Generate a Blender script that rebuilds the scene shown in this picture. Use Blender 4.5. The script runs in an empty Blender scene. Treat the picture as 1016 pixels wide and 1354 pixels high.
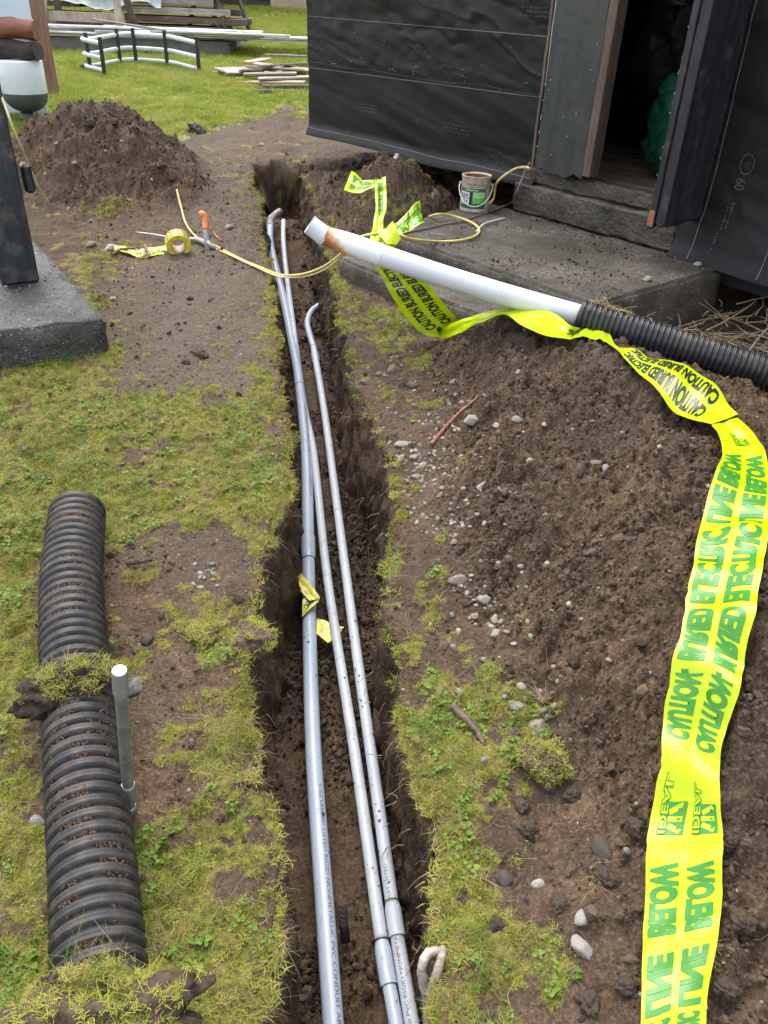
import bpy, bmesh, math, random
import numpy as np
from mathutils import Vector, Matrix, Euler, noise as mnoise

random.seed(7)
rng = np.random.default_rng(11)
SC = bpy.context.scene
COL = SC.collection
V = Vector

# ------------------------------------------------------------------ camera
PITCH = math.radians(33.0)
ROLL = math.radians(2.4)
FPX = 1050.0
CAM = np.array([0.0, 0.0, 1.57])
_F = np.array([0, math.cos(PITCH), -math.sin(PITCH)])
_R0 = np.array([1.0, 0, 0])
_U0 = np.array([0, math.sin(PITCH), math.cos(PITCH)])
_R = math.cos(ROLL) * _R0 + math.sin(ROLL) * _U0
_U = -math.sin(ROLL) * _R0 + math.cos(ROLL) * _U0
cam_data = bpy.data.cameras.new('camera')
cam_data.sensor_fit = 'HORIZONTAL'
cam_data.sensor_width = 36.0
cam_data.lens = FPX / 1016 * 36
cam_data.clip_start = 0.05
cam_data.clip_end = 400
cam = bpy.data.objects.new('camera', cam_data)
COL.objects.link(cam)
mw = Matrix.Identity(4)
for i in range(3):
    mw[i][0], mw[i][1], mw[i][2], mw[i][3] = _R[i], _U[i], -_F[i], CAM[i]
cam.matrix_world = mw
SC.camera = cam

# ------------------------------------------------------------------ light
world = bpy.data.worlds.new('World')
SC.world = world
world.use_nodes = True
nt = world.node_tree
nt.nodes.clear()
sky = nt.nodes.new('ShaderNodeTexSky')
sky.sky_type = 'NISHITA'
sky.sun_disc = False
SUN_EL, SUN_ROT = math.radians(64), math.radians(-22)
sky.sun_elevation = SUN_EL
sky.sun_rotation = SUN_ROT
sky.air_density = 1.0
sky.dust_density = 3.0
hs = nt.nodes.new('ShaderNodeHueSaturation')
hs.inputs['Saturation'].default_value = 0.35
bg = nt.nodes.new('ShaderNodeBackground')
bg.inputs['Strength'].default_value = 0.15
ow = nt.nodes.new('ShaderNodeOutputWorld')
nt.links.new(sky.outputs[0], hs.inputs['Color'])
nt.links.new(hs.outputs[0], bg.inputs['Color'])
nt.links.new(bg.outputs[0], ow.inputs['Surface'])
sun_d = bpy.data.lights.new('sun', 'SUN')
sun_d.energy = 0.55
sun_d.angle = math.radians(45)
sun_d.color = (1.0, 0.97, 0.92)
sun = bpy.data.objects.new('sun', sun_d)
COL.objects.link(sun)
_sd = V((math.sin(SUN_ROT) * math.cos(SUN_EL), math.cos(SUN_ROT) * math.cos(SUN_EL), math.sin(SUN_EL)))
sun.rotation_euler = _sd.to_track_quat('Z', 'Y').to_euler()
SC.view_settings.view_transform = 'Standard'
SC.view_settings.look = 'None'
SC.view_settings.gamma = 1
SC.view_settings.use_curve_mapping = False
SC.view_settings.exposure = 1.82

# ------------------------------------------------------------------ survey helpers: sight lines from the camera, met with real surfaces
SLOPE = 0.08                                  # the yard climbs gently away from the camera
def ray(x, y):
    return _F + _R * (x - 508) / FPX + _U * (677 - y) / FPX
def on_plane(x, y, h=0.0):
    d = ray(x, y); k = (h - CAM[2]) / (d[2] - SLOPE * d[1]); return CAM + k * d
def at_z(x, y, z):
    d = ray(x, y); return CAM + d * (z - CAM[2]) / d[2]
def at_k(x, y, k):
    return CAM + ray(x, y) * k
def at_y(x, y, Y):
    d = ray(x, y); return CAM + d * Y / d[1]

# ------------------------------------------------------------------ numpy noise
def _hash(ix, iy, iz, seed):
    h = (ix.astype(np.uint32) * np.uint32(374761393) + iy.astype(np.uint32) * np.uint32(668265263)
         + iz.astype(np.uint32) * np.uint32(2147483647 - 17) + np.uint32(seed * 974711))
    h = (h ^ (h >> np.uint32(13))) * np.uint32(1274126177)
    h = h ^ (h >> np.uint32(16))
    return h.astype(np.float32) / np.float32(4294967295.0) * 2 - 1
def vnoise(p, freq, seed=0):
    q = np.asarray(p, dtype=np.float64) * freq
    i = np.floor(q).astype(np.int64)
    f = (q - i).astype(np.float32)
    f = f * f * f * (f * (f * 6 - 15) + 10)
    ii = (i & 0xffffffff)
    r = 0
    for dx in (0, 1):
        wx = f[:, 0] if dx else 1 - f[:, 0]
        for dy in (0, 1):
            wy = f[:, 1] if dy else 1 - f[:, 1]
            for dz in (0, 1):
                wz = f[:, 2] if dz else 1 - f[:, 2]
                r = r + wx * wy * wz * _hash((ii[:, 0] + dx) & 0xffffffff, (ii[:, 1] + dy) & 0xffffffff, (ii[:, 2] + dz) & 0xffffffff, seed)
    return r
def fbm(p, freq, octv=3, gain=0.5, seed=0):
    a, s = 1.0, 0
    for o in range(octv):
        s = s + a * vnoise(p, freq * 2.03 ** o, seed + o * 7)
        a *= gain
    return s
def smooth(a, b, x):
    t = np.clip((x - a) / (b - a), 0, 1)
    return t * t * (3 - 2 * t)

# ------------------------------------------------------------------ terrain as functions of x, y
_Lp = [(335,215),(340,260),(352,330),(362,420),(375,520),(385,620),(362,690),(347,760),(330,850),(322,940),(342,1010),(358,1100),(366,1200),(350,1290),(330,1354)]
_Rp = [(400,215),(440,360),(456,440),(474,520),(515,600),(535,680),(518,740),(510,800),(535,870),(540,960),(575,1060),(592,1130),(578,1200),(588,1300)]
_Lw = sorted([tuple(on_plane(*p)[:2]) for p in _Lp], key=lambda q: q[1])
_Rw = sorted([tuple(on_plane(*p)[:2]) for p in _Rp], key=lambda q: q[1])
LX = lambda y: np.interp(y, [-3, 0.3] + [q[1] for q in _Lw] + [9, 40], [-.1, -.2] + [q[0] for q in _Lw] + [-1.6, -7.5])
RX = lambda y: np.interp(y, [-3, 0.3] + [q[1] for q in _Rw] + [9, 40], [.3, .16] + [q[0] for q in _Rw] + [-1.2, -6.8])
T_END = 6.25
TRENCH = 0.50
def depth_at(y):
    return TRENCH * (1 - 0.40 * smooth(4.6, 6.1, y)) * (1 - smooth(T_END - .04, T_END + .07, y))
def base(x, y):
    yy = np.minimum(y, 20.0) + 0.0 * x
    return SLOPE * np.maximum(yy, -3)

_ctrl = []
for px, py, h in [(640,418,.24),(700,425,.29),(760,447,.30),(850,492,.34),(930,545,.35),(1000,608,.36),
        (620,480,.10),(700,500,.22),(780,520,.27),(850,560,.32),(600,560,.06),(680,580,.17),(760,600,.22),(850,640,.32),(940,650,.36),
        (600,700,.05),(680,700,.13),(760,720,.18),(850,750,.28),(960,760,.35),(640,850,.03),(720,860,.10),(800,880,.17),(900,900,.27),(1000,900,.33),
        (680,960,.03),(760,980,.06),(850,1020,.13),(950,1050,.2),(720,1150,.02),(800,1200,.05),(900,1200,.08),(1000,1200,.15),(700,1330,.01),(850,1350,.04),(1010,1350,.09),
        (470,480,0),(530,520,0.01),(560,620,.01),(570,760,.01),(580,900,.0),(620,1050,0),(640,1200,0),(640,1340,0),(580,450,0),(500,430,0)]:
    p = on_plane(px, py, h); _ctrl.append((p[0], p[1], h))
_ctrl += [(1.1,2.97,.13),(1.5,2.88,.02),(.76,3.04,.20),(1.0,3.3,.03),(1.6,3.3,.0),(.4,3.35,0),(.0,3.6,0),(2.6,3.2,0),(2.6,1.8,.2),(2.2,.6,.15),(1.6,0,.08),(.9,0,.03),
          (3.6,0,0),(3.6,1.5,0),(3.6,3,0),(3.6,4.2,0),(1.5,4.2,0),(.3,4.2,0),(.5,-1,0),(2,-1.2,0),(1.9,2.3,.3),(1.5,1.2,.3)]
_cc = np.array(_ctrl)
def _tps(r2):
    return r2 * np.log(r2 + 1e-9) * 0.5
_n = len(_cc)
_K = _tps(((_cc[:, None, :2] - _cc[None, :, :2]) ** 2).sum(-1)) + np.eye(_n) * 0.004
_Pm = np.c_[np.ones(_n), _cc[:, :2]]
_A = np.block([[_K, _Pm], [_Pm.T, np.zeros((3, 3))]])
_W = np.linalg.solve(_A, np.r_[_cc[:, 2], 0, 0, 0])
def pile_h(x, y):
    out = np.zeros(x.shape)
    sel = (y < 4.3) & (y > -1.2) & (x > -.4) & (x < 3.7)
    xs, ys = x[sel], y[sel]
    r = np.zeros(xs.shape)
    for i in range(_n):
        r += _W[i] * _tps((xs - _cc[i, 0]) ** 2 + (ys - _cc[i, 1]) ** 2)
    r += _W[_n] + _W[_n + 1] * xs + _W[_n + 2] * ys
    r = np.clip(r, 0, .45) * (1 - smooth(3.1, 3.6, xs)) * (1 - smooth(3.7, 4.2, ys)) * smooth(-1.2, -.6, ys)
    out[sel] = r
    return out
MOUND = (-1.98, 5.62)
def mound_h(x, y):
    dx, dy = (x - MOUND[0]), (y - MOUND[1])
    r = np.sqrt((dx / .92) ** 2 + (dy / .88) ** 2)
    a = np.arctan2(dy, dx)
    r = r * (1 + .07 * np.sin(3 * a + 1) + .05 * np.sin(5 * a))
    return .47 * (1 - smooth(.06, 1.02, r)) ** 1.05
CONE = on_plane(532, 222, .27)
def extra_h(x, y):
    r = np.hypot(x - CONE[0], y - CONE[1])
    h = .29 * (1 - smooth(0.0, .52, r))
    h = h + .07 * np.exp(-(((x + .35) / .35) ** 2 + ((y - 5.6) / .5) ** 2))      # broken ground between trench and wall
    h = h - .20 * np.exp(-(((x + .42) / .38) ** 2 + ((y - 6.22) / .15) ** 2))    # dug out under the wall
    h = h + .185 * np.exp(-(((x + .44) / .15) ** 2 + ((y - .64) / .085) ** 2) ** 1.3)
    return h
def surf(x, y):
    """ground height outside the trench, without fine relief"""
    x = np.asarray(x, float); y = np.asarray(y, float)
    s = x.shape
    x1, y1 = x.ravel(), y.ravel()
    r = base(x1, y1) + pile_h(x1, y1) + mound_h(x1, y1) + extra_h(x1, y1)
    return r.reshape(s)
def surf1(x, y):
    return float(surf(np.array([x]), np.array([y]))[0])
def ground_hit(px, py, lift=0.0):
    d = ray(px, py)
    ks = np.linspace(.6, 22, 1400)
    P = CAM + ks[:, None] * d
    z = surf(P[:, 0], P[:, 1]) + lift
    i = int(np.argmax(P[:, 2] < z))
    a, b = ks[max(i - 1, 0)], ks[i]
    for _ in range(18):
        m = (a + b) / 2; p = CAM + m * d
        if p[2] < surf1(p[0], p[1]) + lift: b = m
        else: a = m
    return CAM + b * d

# ------------------------------------------------------------------ materials
def new_mat(name):
    m = bpy.data.materials.new(name); m.use_nodes = True
    n = m.node_tree.nodes; b = n['Principled BSDF']
    return m, m.node_tree, b
def N(t, kind, **kw):
    n = t.nodes.new(kind)
    for k, v in kw.items(): setattr(n, k, v)
    return n
def noise_node(t, co, scale, detail=4, rough=.55, vec=None):
    n = N(t, 'ShaderNodeTexNoise'); n.inputs['Scale'].default_value = scale
    n.inputs['Detail'].default_value = detail; n.inputs['Roughness'].default_value = rough
    if vec is not None:
        mp = N(t, 'ShaderNodeMapping'); mp.inputs['Scale'].default_value = vec
        t.links.new(co, mp.inputs['Vector']); co = mp.outputs[0]
    t.links.new(co, n.inputs['Vector']); return n.outputs['Fac']
def ramp(t, fac, stops):
    r = N(t, 'ShaderNodeValToRGB'); e = r.color_ramp.elements
    while len(e) < len(stops): e.new(.5)
    for i, (p, c) in enumerate(stops):
        e[i].position = p; e[i].color = (*c, 1) if len(c) == 3 else c
    t.links.new(fac, r.inputs[0]); return r.outputs[0]
def mixc(t, fac, a, b, mode='MIX'):
    m = N(t, 'ShaderNodeMix', data_type='RGBA', blend_type=mode)
    for s, v in ((m.inputs[0], fac), (m.inputs[6], a), (m.inputs[7], b)):
        if isinstance(v, (int, float)): s.default_value = v
        elif isinstance(v, tuple): s.default_value = (*v, 1)
        else: t.links.new(v, s)
    return m.outputs[2]
def bump(t, b, h, strength=.5, dist=.01, prev=None):
    n = N(t, 'ShaderNodeBump'); n.inputs['Strength'].default_value = strength; n.inputs['Distance'].default_value = dist
    t.links.new(h, n.inputs['Height'])
    if prev is not None: t.links.new(prev, n.inputs['Normal'])
    t.links.new(n.outputs[0], b.inputs['Normal']); return n.outputs[0]
def mat(name, c1, c2, scale=6, rough=.6, bs=.3, bscale=40, bdist=.004, vec=None, dirt=None, dirt_amt=.5, dirt_scale=9, metallic=0.0, rnd=0.0, spec=.5, rough2=None, detail=5):
    """two tones of one noise, a dirt tone in patches, relief, a little change from copy to copy"""
    m, t, b = new_mat(name)
    tc = N(t, 'ShaderNodeTexCoord').outputs['Object']
    oi = N(t, 'ShaderNodeObjectInfo')
    add = N(t, 'ShaderNodeVectorMath', operation='MULTIPLY_ADD')
    t.links.new(tc, add.inputs[0]); add.inputs[1].default_value = (1, 1, 1)
    sc = N(t, 'ShaderNodeVectorMath', operation='SCALE'); sc.inputs[0].default_value = (7, 3, 5)
    t.links.new(oi.outputs['Random'], sc.inputs['Scale']); t.links.new(sc.outputs[0], add.inputs[2])
    co = add.outputs[0]
    n1 = noise_node(t, co, scale, detail, .6, vec)
    col = ramp(t, n1, [(.3, c1), (.7, c2)])
    if dirt:
        n2 = noise_node(t, co, dirt_scale, 6, .65)
        f = ramp(t, n2, [(max(.02, .62 - dirt_amt * .4), (0, 0, 0)), (min(.98, .80 - dirt_amt * .25), (1, 1, 1))])
        col = mixc(t, f, col, dirt)
    if rnd:
        h = N(t, 'ShaderNodeHueSaturation'); t.links.new(col, h.inputs['Color'])
        mr = N(t, 'ShaderNodeMapRange'); t.links.new(oi.outputs['Random'], mr.inputs[0])
        mr.inputs[3].default_value = 1 - rnd; mr.inputs[4].default_value = 1 + rnd
        t.links.new(mr.outputs[0], h.inputs['Value']); col = h.outputs[0]
    t.links.new(col, b.inputs['Base Color'])
    if rough2 is not None:
        mr = N(t, 'ShaderNodeMapRange'); t.links.new(noise_node(t, co, scale * 2.3, 3), mr.inputs[0])
        mr.inputs[3].default_value = rough; mr.inputs[4].default_value = rough2
        t.links.new(mr.outputs[0], b.inputs['Roughness'])
    else: b.inputs['Roughness'].default_value = rough
    b.inputs['Metallic'].default_value = metallic
    b.inputs['Specular IOR Level'].default_value = spec
    if bs:
        bump(t, b, noise_node(t, co, bscale, 5, .6, vec), bs, bdist)
    return m

def ground_material():
    m, t, b = new_mat('soil and turf')
    co = N(t, 'ShaderNodeTexCoord').outputs['Object']
    at = N(t, 'ShaderNodeAttribute', attribute_name='mask')
    sep = N(t, 'ShaderNodeSeparateColor'); t.links.new(at.outputs['Color'], sep.inputs[0])
    n_big = noise_node(t, co, 2.2, 5, .6)
    n_mid = noise_node(t, co, 17, 6, .65)
    n_fine = noise_node(t, co, 110, 4, .7)
    soil = ramp(t, n_mid, [(.28, (.024, .0155, .010)), (.5, (.072, .048, .030)), (.72, (.155, .108, .072))])
    soil2 = ramp(t, n_fine, [(.34, (.014, .009, .006)), (.52, (.066, .043, .027)), (.66, (.19, .135, .088))])
    soil = mixc(t, .5, soil, soil2)
    tan = ramp(t, n_big, [(.40, (1, 1, 1)), (.7, (1.55, 1.42, 1.25))])
    soil = mixc(t, 1.0, soil, tan, 'MULTIPLY')
    path = ramp(t, n_fine, [(.32, (.042, .029, .020)), (.52, (.122, .090, .063)), (.70, (.25, .20, .15))])
    path = mixc(t, ramp(t, n_mid, [(.35, (0, 0, 0)), (.68, (.75, .75, .75))]), path, (.085, .062, .043))
    col = mixc(t, sep.outputs[1], soil, path)
    moss = ramp(t, noise_node(t, co, 38, 6, .7), [(.28, (.040, .036, .012)), (.45, (.12, .115, .024)), (.60, (.25, .215, .05)), (.78, (.17, .18, .035))])
    moss = mixc(t, ramp(t, n_fine, [(.42, (0, 0, 0)), (.62, (.65, .65, .65))]), moss, (.16, .12, .055))
    lawn = ramp(t, noise_node(t, co, 9, 6, .75), [(.3, (.11, .14, .022)), (.5, (.19, .23, .035)), (.72, (.27, .255, .06))])
    green = mixc(t, sep.outputs[2], moss, lawn)
    gm = N(t, 'ShaderNodeMath', operation='MULTIPLY_ADD'); t.links.new(n_mid, gm.inputs[0]); gm.inputs[1].default_value = .9
    sub = N(t, 'ShaderNodeMath', operation='SUBTRACT'); t.links.new(sep.outputs[0], sub.inputs[0]); sub.inputs[1].default_value = .45
    t.links.new(sub.outputs[0], gm.inputs[2])
    gf = ramp(t, gm.outputs[0], [(.36, (0, 0, 0)), (.56, (1, 1, 1))])
    col = mixc(t, gf, col, green)
    t.links.new(col, b.inputs['Base Color'])
    b.inputs['Roughness'].default_value = .85
    b.inputs['Specular IOR Level'].default_value = .25
    p = bump(t, b, noise_node(t, co, 240, 5, .75), .75, .004)
    p = bump(t, b, n_fine, .8, .010, p)
    bump(t, b, n_mid, .5, .022, p)
    return m
def blade_material(name, stops, rough=.55, patch=7.0):
    m, t, b = new_mat(name)
    oi = N(t, 'ShaderNodeObjectInfo')
    co = N(t, 'ShaderNodeTexCoord').outputs['Object']
    mx = N(t, 'ShaderNodeMath', operation='MULTIPLY_ADD'); t.links.new(noise_node(t, co, 90, 2), mx.inputs[0]); mx.inputs[1].default_value = .40
    pn = noise_node(t, oi.outputs['Location'], patch, 5, .7)
    pr_ = N(t, 'ShaderNodeMapRange'); t.links.new(pn, pr_.inputs[0]); pr_.inputs[1].default_value = .3; pr_.inputs[2].default_value = .7; pr_.inputs[3].default_value = -.15; pr_.inputs[4].default_value = .55
    m2 = N(t, 'ShaderNodeMath', operation='MULTIPLY_ADD'); t.links.new(oi.outputs['Random'], m2.inputs[0]); m2.inputs[1].default_value = .35; t.links.new(pr_.outputs[0], m2.inputs[2])
    t.links.new(m2.outputs[0], mx.inputs[2])
    col = ramp(t, mx.outputs[0], stops)
    t.links.new(col, b.inputs['Base Color']); b.inputs['Roughness'].default_value = rough
    b.inputs['Specular IOR Level'].default_value = .3
    tr = N(t, 'ShaderNodeBsdfTranslucent'); t.links.new(col, tr.inputs[0])
    mix = N(t, 'ShaderNodeMixShader'); mix.inputs[0].default_value = .3
    t.links.new(b.outputs[0], mix.inputs[1]); t.links.new(tr.outputs[0], mix.inputs[2])
    t.links.new(mix.outputs[0], t.nodes['Material Output'].inputs['Surface'])
    return m

M = {}
M['ground'] = ground_material()
M['lawn'] = blade_material('lawn grass', [(.08, (.13, .19, .02)), (.35, (.23, .30, .033)), (.62, (.32, .36, .055)), (.95, (.38, .33, .11))], .55, 2.2)
M['green_blade'] = blade_material('green blade', [(.1, (.06, .13, .015)), (.5, (.13, .22, .03)), (.9, (.24, .28, .06))])
M['moss'] = blade_material('yellow moss', [(.06, (.06, .06, .012)), (.33, (.185, .20, .027)), (.62, (.34, .355, .055)), (.95, (.45, .37, .13))], .75, 11.0)
M['straw'] = blade_material('dry straw', [(.1, (.11, .075, .035)), (.5, (.28, .20, .095)), (.9, (.45, .35, .20))], .7)
M['clover'] = blade_material('clover leaf', [(.1, (.065, .13, .014)), (.5, (.12, .20, .024)), (.9, (.20, .27, .045))], .45)
M['clod'] = mat('soil clod', (.034, .022, .0142), (.138, .096, .064), 60, .85, .6, 160, .003, rnd=.6, spec=.2)
M['pebble'] = mat('pebble', (.11, .092, .074), (.29, .26, .22), 30, .6, .3, 150, .001, dirt=(.08, .06, .042), dirt_amt=.35, dirt_scale=40, rnd=.5)
M['root'] = mat('root', (.16, .115, .07), (.34, .26, .17), 40, .8, .4, 90, .002, rnd=.3)
M['pale_root'] = mat('pale root', (.30, .25, .20), (.52, .46, .40), 30, .7, .5, 80, .002, dirt=(.09, .065, .045), dirt_amt=.45, dirt_scale=25)
M['pvc_grey'] = mat('grey conduit plastic', (.33, .385, .47), (.38, .43, .51), 5, .30, .0, dirt=(.24, .22, .20), dirt_amt=.10, dirt_scale=55, spec=.5, rough2=.42)
M['pvc_dusty'] = mat('dusty conduit plastic', (.39, .425, .48), (.46, .48, .51), 9, .42, .1, 60, .0008, dirt=(.30, .28, .25), dirt_amt=.24, dirt_scale=18, spec=.4)
M['pvc_muddy'] = mat('muddy conduit plastic', (.30, .32, .35), (.42, .44, .47), 9, .5, .2, 60, .001, dirt=(.115, .09, .068), dirt_amt=.7, dirt_scale=22, spec=.4)
M['pvc_white'] = mat('white pipe plastic', (.55, .58, .61), (.64, .665, .69), 3, .34, .0, dirt=(.42, .40, .34), dirt_amt=.06, dirt_scale=13, rough2=.4)
M['corr'] = mat('black ribbed plastic', (.016, .017, .019), (.030, .031, .033), 8, .28, .15, 60, .002, dirt=(.085, .065, .05), dirt_amt=.28, dirt_scale=14, rough2=.5)
M['corr_dirty'] = mat('muddy ribbed plastic', (.018, .018, .019), (.036, .036, .036), 8, .40, .3, 70, .002, dirt=(.085, .066, .050), dirt_amt=.42, dirt_scale=24, rough2=.65, spec=.35)
M['tar'] = mat('black building paper', (.0070, .0064, .0068), (.0115, .0108, .011), 5, .44, .08, 60, .002, dirt=(.03, .028, .026), dirt_amt=.03, dirt_scale=60, rough2=.54, spec=.24)
M['tar_print'] = mat('grey print on building paper', (.030, .030, .033), (.055, .055, .060), 40, .6, 0)
M['chalk'] = mat('pale guide line', (.09, .085, .08), (.17, .16, .155), 20, .6, 0)
M['dark_wood'] = mat('worn dark painted wood', (.018, .021, .023), (.042, .046, .044), 5, .45, .5, 12, .004, vec=(4, 4, .5), dirt=(.046, .048, .034), dirt_amt=.4, dirt_scale=3.2, rnd=.1)
M['black_wood'] = mat('black painted wood', (.010, .011, .014), (.026, .028, .034), 6, .38, .5, 10, .004, vec=(4, 4, .4), dirt=(.10, .09, .08), dirt_amt=.12, dirt_scale=9)
M['post_wood'] = mat('scuffed black post', (.010, .012, .016), (.026, .029, .036), 6, .42, .5, 10, .004, vec=(4, 4, .5), dirt=(.10, .095, .085), dirt_amt=.30, dirt_scale=13)
M['raw_wood'] = mat('raw brown wood', (.065, .042, .029), (.15, .105, .075), 9, .7, .6, 14, .004, vec=(5, 5, .4), dirt=(.07, .05, .035), dirt_amt=.3, dirt_scale=7)
M['wet_beam'] = mat('weathered sill timber', (.038, .029, .021), (.12, .095, .070), 14, .55, .9, 12, .010, vec=(.35, 5, 5), dirt=(.018, .015, .012), dirt_amt=.6, dirt_scale=7, detail=8)
M['floor_wood'] = mat('brown floor boards', (.10, .072, .05), (.20, .15, .105), 7, .55, .5, 10, .004, vec=(.5, 5, 5))
M['white_fleck'] = mat('flaked white paint', (.45, .44, .42), (.7, .69, .66), 40, .6, 0)
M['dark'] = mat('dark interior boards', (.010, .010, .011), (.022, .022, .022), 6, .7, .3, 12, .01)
def concrete_mat(name, a, b_, agg, dark, amt, grain, relief_, rough=.65):
    """cast concrete: cement, embedded pebbles, stains"""
    m, t, b = new_mat(name); co = N(t, 'ShaderNodeTexCoord').outputs['Object']
    c = ramp(t, noise_node(t, co, 14, 8, .7), [(.3, a), (.7, b_)])
    vo = N(t, 'ShaderNodeTexVoronoi'); vo.inputs['Scale'].default_value = grain; t.links.new(co, vo.inputs['Vector'])
    sp = ramp(t, vo.outputs['Distance'], [(.22, (1, 1, 1)), (.42, (0, 0, 0))])
    sel = N(t, 'ShaderNodeSeparateColor'); t.links.new(vo.outputs['Color'], sel.inputs[0])
    ag = ramp(t, sel.outputs[0], [(0, dark), (.45, a), (.7, agg), (1, tuple(min(1, q * 1.5) for q in agg))])
    k = N(t, 'ShaderNodeMath', operation='MULTIPLY'); t.links.new(sp, k.inputs[0]); k.inputs[1].default_value = .7
    c = mixc(t, k.outputs[0], c, ag)
    f = ramp(t, noise_node(t, co, 3.1, 9, .72), [(.56 - amt * .3, (0, 0, 0)), (.72 - amt * .2, (.85, .85, .85))])
    c = mixc(t, f, c, dark)
    t.links.new(c, b.inputs['Base Color']); b.inputs['Roughness'].default_value = rough; b.inputs['Specular IOR Level'].default_value = .4
    p = bump(t, b, noise_node(t, co, 160, 6, .75), .9, .004)
    p = bump(t, b, sp, .6, relief_, p); bump(t, b, noise_node(t, co, 24, 6, .7), .6, .016, p); return m
M['concrete'] = concrete_mat('weathered concrete', (.075, .062, .047), (.150, .128, .100), (.34, .31, .27), (.034, .029, .020), .62, 75, .004)
M['pad'] = concrete_mat('pebbled wet concrete', (.050, .048, .042), (.115, .112, .102), (.30, .30, .29), (.020, .021, .013), .62, 62, .009, .5)
M['concrete_far'] = mat('grey concrete', (.10, .095, .085), (.17, .165, .15), 7, .8, .5, 60, .006)
M['tape'] = mat('yellow green plastic film', (.33, .46, .003), (.40, .51, .004), 3, .28, .0, spec=.35)
M['tape_old'] = mat('muddy yellow plastic film', (.62, .58, .05), (.74, .70, .08), 20, .4, .2, 60, .001, dirt=(.25, .21, .09), dirt_amt=.45, dirt_scale=50)
M['tape_roll'] = mat('yellow tape', (.66, .56, .04), (.74, .66, .07), 20, .4, .2, 60, .001, dirt=(.35, .28, .10), dirt_amt=.3, dirt_scale=60)
M['ink_green'] = mat('green ink', (.030, .17, .016), (.042, .21, .024), 12, .30, 0, spec=.35)
M['ink_black'] = mat('black ink', (.010, .012, .010), (.02, .022, .02), 12, .3, 0)
M['ink_grey'] = mat('dark print', (.05, .055, .07), (.11, .115, .13), 60, .5, 0)
M['cord'] = mat('yellow cord', (.55, .42, .09), (.70, .58, .20), 40, .6, .3, 200, .001, dirt=(.30, .22, .12), dirt_amt=.3, dirt_scale=30)
M['cord_pale'] = mat('pale yellow cord', (.66, .60, .30), (.76, .72, .45), 40, .6, .2, 200, .001)
M['cord_purple'] = mat('mauve wire', (.16, .09, .10), (.26, .17, .18), 40, .5, 0)
M['steel'] = mat('galvanised steel', (.24, .25, .26), (.36, .37, .38), 30, .42, .15, 90, .001, metallic=.75, dirt=(.15, .14, .12), dirt_amt=.3, dirt_scale=20)
M['steel_tip'] = mat('bright steel', (.36, .36, .36), (.46, .46, .46), 50, .35, .3, 300, .001, metallic=.6)
M['tool_metal'] = mat('dull grey metal', (.27, .26, .25), (.42, .41, .40), 40, .5, .2, 90, .001, metallic=.4, dirt=(.20, .15, .10), dirt_amt=.3, dirt_scale=40)
M['orange'] = mat('orange rubber grip', (.62, .20, .05), (.72, .27, .09), 30, .5, 0)
M['rust'] = mat('rust', (.20, .075, .030), (.38, .16, .07), 25, .8, .3, 90, .002)
M['can'] = mat('stained tin', (.34, .29, .22), (.52, .46, .37), 22, .5, .1, 60, .001, dirt=(.24, .13, .07), dirt_amt=.35, dirt_scale=30)
M['label_green'] = mat('dark green label', (.018, .095, .032), (.03, .13, .05), 20, .5, 0)
M['label_light'] = mat('light green label', (.24, .48, .17), (.40, .60, .32), 30, .5, 0)
M['label_bright'] = mat('bright green label', (.08, .42, .05), (.12, .48, .08), 30, .5, 0)
M['label_black'] = mat('black label', (.012, .012, .012), (.02, .02, .02), 30, .5, 0)
M['white'] = mat('white paint', (.62, .62, .62), (.76, .76, .76), 20, .5, .1, 60, .001)
M['panel_blue'] = mat('pale blue sheet', (.56, .66, .72), (.64, .73, .78), 4, .4, 0)
M['tank_white'] = mat('white tank enamel', (.62, .68, .71), (.74, .78, .80), 5, .4, .1, 10, .004, dirt=(.4, .43, .42), dirt_amt=.15, dirt_scale=6)
M['tank_grey'] = mat('dark grey tank base', (.045, .055, .052), (.075, .085, .08), 8, .5, .1)
M['log_red'] = mat('red brown log', (.13, .045, .025), (.27, .11, .065), 8, .6, .8, 14, .01, vec=(.6, 4, 4), rnd=.1)
M['bark'] = mat('dark bark', (.022, .014, .012), (.065, .043, .038), 9, .8, 1.0, 18, .02, vec=(.8, 3, 3))
M['brown_post'] = mat('brown painted post', (.14, .062, .040), (.23, .115, .08), 8, .6, .4, 14, .003, vec=(4, 4, .5))
M['red_post'] = mat('red brown painted post', (.26, .075, .045), (.33, .11, .07), 8, .6, .3, 14, .003, vec=(4, 4, .5))
M['rail_tube'] = mat('grey white tube', (.50, .56, .57), (.62, .67, .68), 8, .35, 0)
M['black_metal'] = mat('black metal', (.010, .011, .012), (.02, .02, .022), 8, .45, 0)
M['pale_plank'] = mat('white painted plank', (.55, .55, .53), (.74, .73, .71), 8, .6, .3, 14, .003, vec=(.5, 5, 5), dirt=(.30, .26, .22), dirt_amt=.3, dirt_scale=5, rnd=.12)
M['grey_plank'] = mat('weathered plank', (.20, .165, .135), (.38, .33, .285), 8, .7, .5, 14, .004, vec=(.5, 5, 5), dirt=(.12, .09, .07), dirt_amt=.3, dirt_scale=6, rnd=.3)
M['brown_plank'] = mat('brown plank', (.055, .036, .027), (.14, .10, .078), 8, .7, .5, 14, .004, vec=(.5, 5, 5), dirt=(.30, .26, .23), dirt_amt=.15, dirt_scale=5, rnd=.3)
M['saw_wood'] = mat('dull sawhorse timber', (.22, .18, .13), (.38, .32, .24), 8, .7, .4, 14, .004, vec=(3, 3, .6), dirt=(.12, .10, .08), dirt_amt=.3, dirt_scale=8)
M['saw_dark'] = mat('stained timber', (.045, .034, .028), (.12, .095, .075), 8, .7, .4, 14, .004)
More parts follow.
